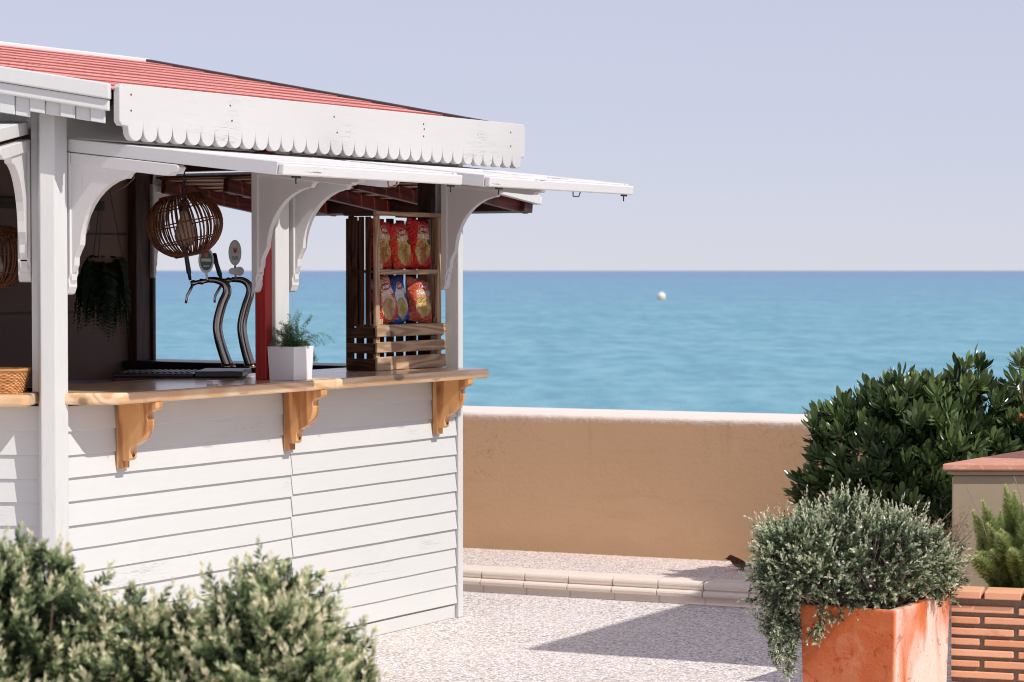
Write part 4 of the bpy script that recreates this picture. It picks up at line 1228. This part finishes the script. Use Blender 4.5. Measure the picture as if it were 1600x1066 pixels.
# foxtail fern in the brick bed
leafmat('foxtail_leaf', [(0, (.03, .06, .012)), (.45, (.26, .36, .10)), (1, (.74, .76, .38))], .5, .3, .35)
ff_ = empty('foxtail_fern', T(1.66, 8.27, .40), 'lime green foxtail fern growing behind the brick bed wall', 'plant')
parts = []; stems = MB()
def fpx(x, y, Y): return np.array(PX(x, y, Y)) - np.array([1.66, 8.27, .40])
for (x0, y0, x1, y1, Y0, Y1, wd) in ((1570, 935, 1538, 785, 8.28, 8.20, 21), (1590, 930, 1588, 770, 8.3, 8.25, 20), (1580, 935, 1527, 865, 8.2, 8.12, 18), (1600, 930, 1640, 760, 8.3, 8.3, 24), (1585, 925, 1560, 835, 8.12, 8.05, 19),
        (1600, 935, 1612, 805, 8.15, 8.1, 22), (1572, 940, 1552, 862, 8.15, 8.06, 19), (1625, 935, 1680, 800, 8.2, 8.2, 24), (1560, 935, 1566, 800, 8.4, 8.42, 17), (1600, 935, 1582, 860, 8.1, 8.0, 20), (1620, 930, 1610, 850, 8.1, 8.0, 20), (1600, 935, 1566, 830, 8.2, 8.12, 20), (1605, 935, 1600, 790, 8.25, 8.2, 20), (1580, 935, 1545, 820, 8.22, 8.14, 18), (1590, 940, 1540, 895, 8.15, 8.05, 16), (1560, 940, 1530, 835, 8.3, 8.26, 17), (1565, 940, 1522, 800, 8.34, 8.3, 18), (1570, 940, 1518, 872, 8.12, 8.02, 20), (1600, 935, 1572, 760, 8.3, 8.24, 22)):
    a0, a1 = fpx(x0, y0, Y0), fpx(x1, y1, Y1); m = 70
    t = np.linspace(0, 1, m)[:, None]; bow = np.array([0, 0, 1]) * .03
    pth = a0 + (a1 - a0) * t + bow * np.sin(t * math.pi)
    stems.tube([tuple(pth[i]) for i in range(0, m, 10)] + [tuple(pth[-1])], .0022, 5, False)
    tg = unit(np.gradient(pth, axis=0))
    for rp in range(60):
        d = rvec(m); d = unit(d - tg * (d * tg).sum(1, keepdims=True)) + tg * .75
        prof_ = np.clip(np.sin(np.clip(t[:, 0] * 1.05, 0, 1) * math.pi * .93 + .18), .12, 1)
        ll = wd * .0021 * .85 * prof_ * rng.uniform(.6, 1.1, m)
        v_, f_ = leaves(pth + rng.normal(size=(m, 3)) * .003, d, rvec(m), ll * 1.25, np.full(m, .0024), .1, 0, True)
        parts.append((v_, f_, np.repeat(np.clip(rng.normal(.22 + .62 * t[:, 0], .16), 0, 1), 4)))
foliage('fronds', *join(parts), 'foxtail_leaf', ff_)
for (x0, y0, x1, y1) in ((1548, 850, 1512, 762), (1600, 800, 1586, 745)):
    stems.tube([tuple(fpx(x0, y0, 8.2)), tuple(fpx((x0 + x1) / 2 + 3, (y0 + y1) / 2, 8.19)), tuple(fpx(x1, y1, 8.18))], .0016, 5, False)
stems.build('stems', 'twig', ff_)

# glossy dark pittosporum by the sea wall, one crown and a second further right
leafmat('glossy_leaf', [(0, (.014, .028, .010)), (.5, (.050, .090, .028)), (1, (.20, .28, .095))], .22, .6, .15)
LEAFV = []
def leaf_template(L, W, curl):
    n = 5; vs_ = []
    wd = [.16, .45, .78, 1.0, .86]
    for i in range(n):
        t = i / n; y = L * t; z = curl * L * t * t
        for s_ in (-1, 0, 1): vs_.append((s_ * W * .5 * wd[i], y, z + (abs(s_) * W * .14)))
    vs_.append((0, L, curl * L))
    fs_ = []
    for i in range(n - 1):
        for s_ in (0, 1): o_ = i * 3 + s_; fs_.append((o_, o_ + 1, o_ + 4, o_ + 3))
    o_ = (n - 1) * 3; fs_ += [(o_, o_ + 1, n * 3, n * 3), (o_ + 1, o_ + 2, n * 3, n * 3)]
    return vs_, fs_
def glossy_bush(loc, ells, nros, label, nparts, flower=None):
    root = empty('pittosporum_bush', T(*loc), label, 'bush', 'glossy dark bushes by the sea wall')
    P_, N_ = ell_points(ells, nros, .02, .45)
    kp = (N_[:, 1] < .5) | (N_[:, 2] > .2); P_, N_ = P_[kp], N_[kp]
    ph = np.sin(P_[:, 0] * 13 + 1) * np.sin(P_[:, 2] * 15 + 2)
    P_ = P_ + N_ * (ph * .05 + rng.normal(size=len(P_)) * .02)[:, None]
    mats_, scores, tints = [], [], []
    for p_, n_ in zip(P_, N_):
        ax = Vector(unit(n_ * .8 + np.array([0, 0, .75]) + rng.normal(size=3) * .25)); q = ax.to_track_quat('Y', 'Z').to_matrix().to_4x4()
        nl = int(rng.integers(9, 15)); tb = np.clip(rng.normal(.45, .2), 0, 1)
        for i in range(nl):
            f_ = i / nl
            tilt = R(15 + 55 * f_ + rng.normal() * 8)
            m_ = T(*p_) @ q @ Matrix.Rotation(i * 2.4 + rng.normal() * .2, 4, 'Y') @ T(0, -.035 * f_, .004) @ Matrix.Rotation(tilt, 4, 'X') @ Matrix.Scale(rng.uniform(.75, 1.2), 4)
            mats_.append(m_); tints.append(np.clip(tb + .25 * (1 - f_) + rng.normal() * .08, 0, 1))
            wp_ = Vector(loc) + m_.translation
            scores.append(-wp_.y * 1.0 + n_[2] * .25 - n_[0] * .2 + rng.normal() * .12 if abs(wp_.x / wp_.y * 3778) < 790 else -99)
    order = np.argsort(scores)[::-1]; top_ = set(order[:nparts].tolist())
    lt = [leaf_template(.074, .021, -.10), leaf_template(.066, .019, .12), leaf_template(.080, .022, -.2)]
    lm = []
    for tt in (.30, .62, .95):
        for v_, f_ in lt:
            me = bpy.data.meshes.new('leaf'); me.from_pydata(v_, [], [tuple(dict.fromkeys(q)) for q in f_]); me.update()
            a = me.attributes.new('tint', 'FLOAT', 'POINT'); a.data.foreach_set('value', np.full(len(v_), tt, dtype=np.float32)); me.materials.append(MATS['glossy_leaf']); me.shade_smooth(); lm.append(me)
    vs_, fs_, ts_ = [], [], []; o_ = 0
    tv = [(np.array(v_), np.array(f_)) for v_, f_ in lt]
    for i, m_ in enumerate(mats_):
        if i in top_:
            ti = 0 if tints[i] < .45 else (1 if tints[i] < .75 else 2)
            obj('leaf', lm[ti * 3 + i % 3], None, root, m_)
        else:
            v_, f_ = tv[i % 3]; A_ = np.array(m_)
            vs_.append(v_ @ A_[:3, :3].T + A_[:3, 3]); fs_.append(f_ + o_); ts_.append(np.full(len(v_), tints[i])); o_ += len(v_)
    F_ = np.concatenate(fs_); tri = np.concatenate([F_[:, [0, 1, 2]], F_[F_[:, 2] != F_[:, 3]][:, [0, 2, 3]]])
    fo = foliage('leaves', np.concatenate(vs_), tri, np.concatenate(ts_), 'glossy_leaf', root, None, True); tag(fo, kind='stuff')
    twigs([(ells[0][0] + .02 + random.uniform(-.12, .12), ells[0][1] + random.uniform(-.1, .1), .0) for _ in range(6)], P_, 110, .005, 'branches', 'bark', root, 6)
    return root
gb_ = (1.78, 10.98, .105)
glossy_bush(gb_, [(0, 0, .52, .44, .40, .42), (.26, .02, .56, .40, .36, .38), (-.22, .02, .54, .24, .30, .33), (.06, -.02, .25, .36, .36, .28), (.20, 0, .30, .42, .38, .30), (.29, .0, .90, .07, .09, .11), (.0, .0, .78, .22, .2, .13), (.14, 0, .82, .1, .12, .1)], 1900,
            'large dark glossy leaved bush against the sea wall', 300)
g2 = glossy_bush((2.47, 10.9, .105), [(-.02, 0, .66, .28, .34, .42), (-.16, .02, .55, .24, .3, .38), (.1, 0, .3, .32, .34, .3)], 420, 'dark bush with a pink blossom cut by the right edge', 60)
plain('pink_petal', (.62, .03, .20), .6, .2, 0, .15); plain('dry_bract', (.42, .15, .05), .8, .1, 0, .3)
for c_, mt, nm, nn in (((-.175, -.27, .875), 'pink_petal', 'blossom', 9), ((-.22, -.30, .80), 'dry_bract', 'dry_leaves', 14)):
    bb = np.tile(np.array([c_]), (nn, 1)) + rng.normal(size=(nn, 3)) * .012; dd = rvec(nn) + np.array([0, -.4, .2])
    v_, f_ = leaves(bb, dd, rvec(nn), rng.uniform(.03, .05, nn), rng.uniform(.018, .028, nn), .2)
    foliage(nm, v_, f_, np.ones(len(v_)), mt, g2)

# ------------------------------------------------------------------ sparrow on the strip
spw = PX(1156, 892, 11.62); spw.z = .106
bird = empty('sparrow', T(*spw) @ Matrix.Rotation(R(8), 4, 'Z'), 'small brown sparrow standing at the foot of the sea wall', 'bird')
M = Mat('feathers', rough=.85, spec=.15)
u, v, w = M.xyz(M.coord(rand=False)); n1 = M.noise(M.coord(rand=False, scale=(1, 1, 2.5)), 90, 3)
c = M.mix((w - .030).step(-.006, .010), (.28, .22, .18), (.14, .065, .035)); c = M.mix(n1.step(.45, .62) * .6, c, (.045, .025, .018))
c = M.mix((u + .042).lt(.0) * (w - .050).lt(0.0), c, (.42, .38, .34)); M.color(c); MATS['feathers'] = M.m
ring = [(-.066, .057, .0012, .0012), (-.060, .058, .003, .003), (-.055, .060, .0095, .010), (-.046, .063, .0125, .0135), (-.037, .058, .0125, .0145), (-.026, .048, .0165, .019), (-.010, .039, .020, .0215), (.008, .032, .0185, .019), (.024, .028, .013, .013), (.036, .025, .008, .007), (.050, .021, .0085, .003), (.078, .013, .010, .0018)]
b = MB(); nn = 14; vv = []
for (x, z, ry, rz) in ring:
    for q in range(nn): t = 2 * math.pi * q / nn; vv.append((x + (.3 * rz * math.sin(t)), ry * math.cos(t), z + rz * math.sin(t)))
ff = [(i * nn + q, i * nn + (q + 1) % nn, (i + 1) * nn + (q + 1) % nn, (i + 1) * nn + q) for i in range(len(ring) - 1) for q in range(nn)] + [tuple(range(nn))[::-1], tuple((len(ring) - 1) * nn + q for q in range(nn))]
b.add(vv, ff); b.build('body', 'feathers', bird, None, 0, True)
for sy_ in (-1, 1):
    b = MB(); b.prism([(-.022, .050), (-.010, .052), (.012, .043), (.036, .028), (.052, .020), (.030, .024), (.004, .026), (-.016, .034)], lambda a, b2, t: (a, sy_ * (.0185 - max(0, a) * .15 + t), b2), 0, .003); b.build('wing', 'feathers', bird, None, .001)
    b = MB(); b.tube([(-.004, sy_ * .007, .022), (.002, sy_ * .008, .010), (-.002, sy_ * .008, .002), (-.012, sy_ * .009, .0012)], .0014, 5); b.build('leg', 'twig', bird)
    b = MB(); b.lathe([(.0002, -.0018), (.0018, 0), (.0002, .0018)], 8); b.build('eye', 'black_plastic', bird, T(-.051, sy_ * .0108, .0655), 0, True)
b = MB(); b.tube([(-.058, 0, .058), (-.066, 0, .0565), (-.072, 0, .055)], [.0042, .0028, .0004], 6); b.build('beak', 'iron', bird)
# fallen leaves on the strip and the paving
plain('fallen_leaf', (.14, .08, .05), .8, .1, 0, .3)

# ------------------------------------------------------------------ square parasol just outside the right edge
tip = Vector((.05, 9.86, 0)); hP = 2.62
cor = tip + SUN_H * (hP / math.tan(SUN_EL)); cor.z = hP
e1 = Vector((.49, .87, 0)).normalized(); e2 = Vector((.91, -.41, 0)).normalized()
pw1, pw2 = 1.62, 2.3
ctr = cor + e1 * pw1 / 2 + e2 * pw2 / 2
par = empty('sun_canopy', T(ctr.x, ctr.y, 0), 'cream square sun canopy on a post outside the right edge', 'parasol')
plain('canvas', (.70, .66, .58), .85, .1, 0, .05)
cs = [(-e1 * pw1 / 2 - e2 * pw2 / 2), (-e1 * pw1 / 2 + e2 * pw2 / 2), (e1 * pw1 / 2 + e2 * pw2 / 2), (e1 * pw1 / 2 - e2 * pw2 / 2)]
vv = [(q.x, q.y, hP) for q in cs] + [(q.x, q.y, hP - .012) for q in cs] + [(0, 0, hP + .38), (0, 0, hP + .36)]
MB().add(vv, [(0, 1, 8), (1, 2, 8), (2, 3, 8), (3, 0, 8), (5, 4, 9), (6, 5, 9), (7, 6, 9), (4, 7, 9), (0, 4, 5, 1), (1, 5, 6, 2), (2, 6, 7, 3), (3, 7, 4, 0)]).build('canopy', 'canvas', par)
b = MB(); b.tube([(0, 0, 0), (0, 0, hP + .37)], .03, 12); b.build('pole', 'white_plastic', par)
b = MB(); b.lathe([(.28, 0), (.28, .05), (.05, .08), (.04, .3)], 24); b.build('base', 'iron', par)
for q in cs:
    b = MB(); b.tube([(0, 0, hP + .34), (q.x * .98, q.y * .98, hP - .018)], .012, 6); b.build('rib', 'white_plastic', par)
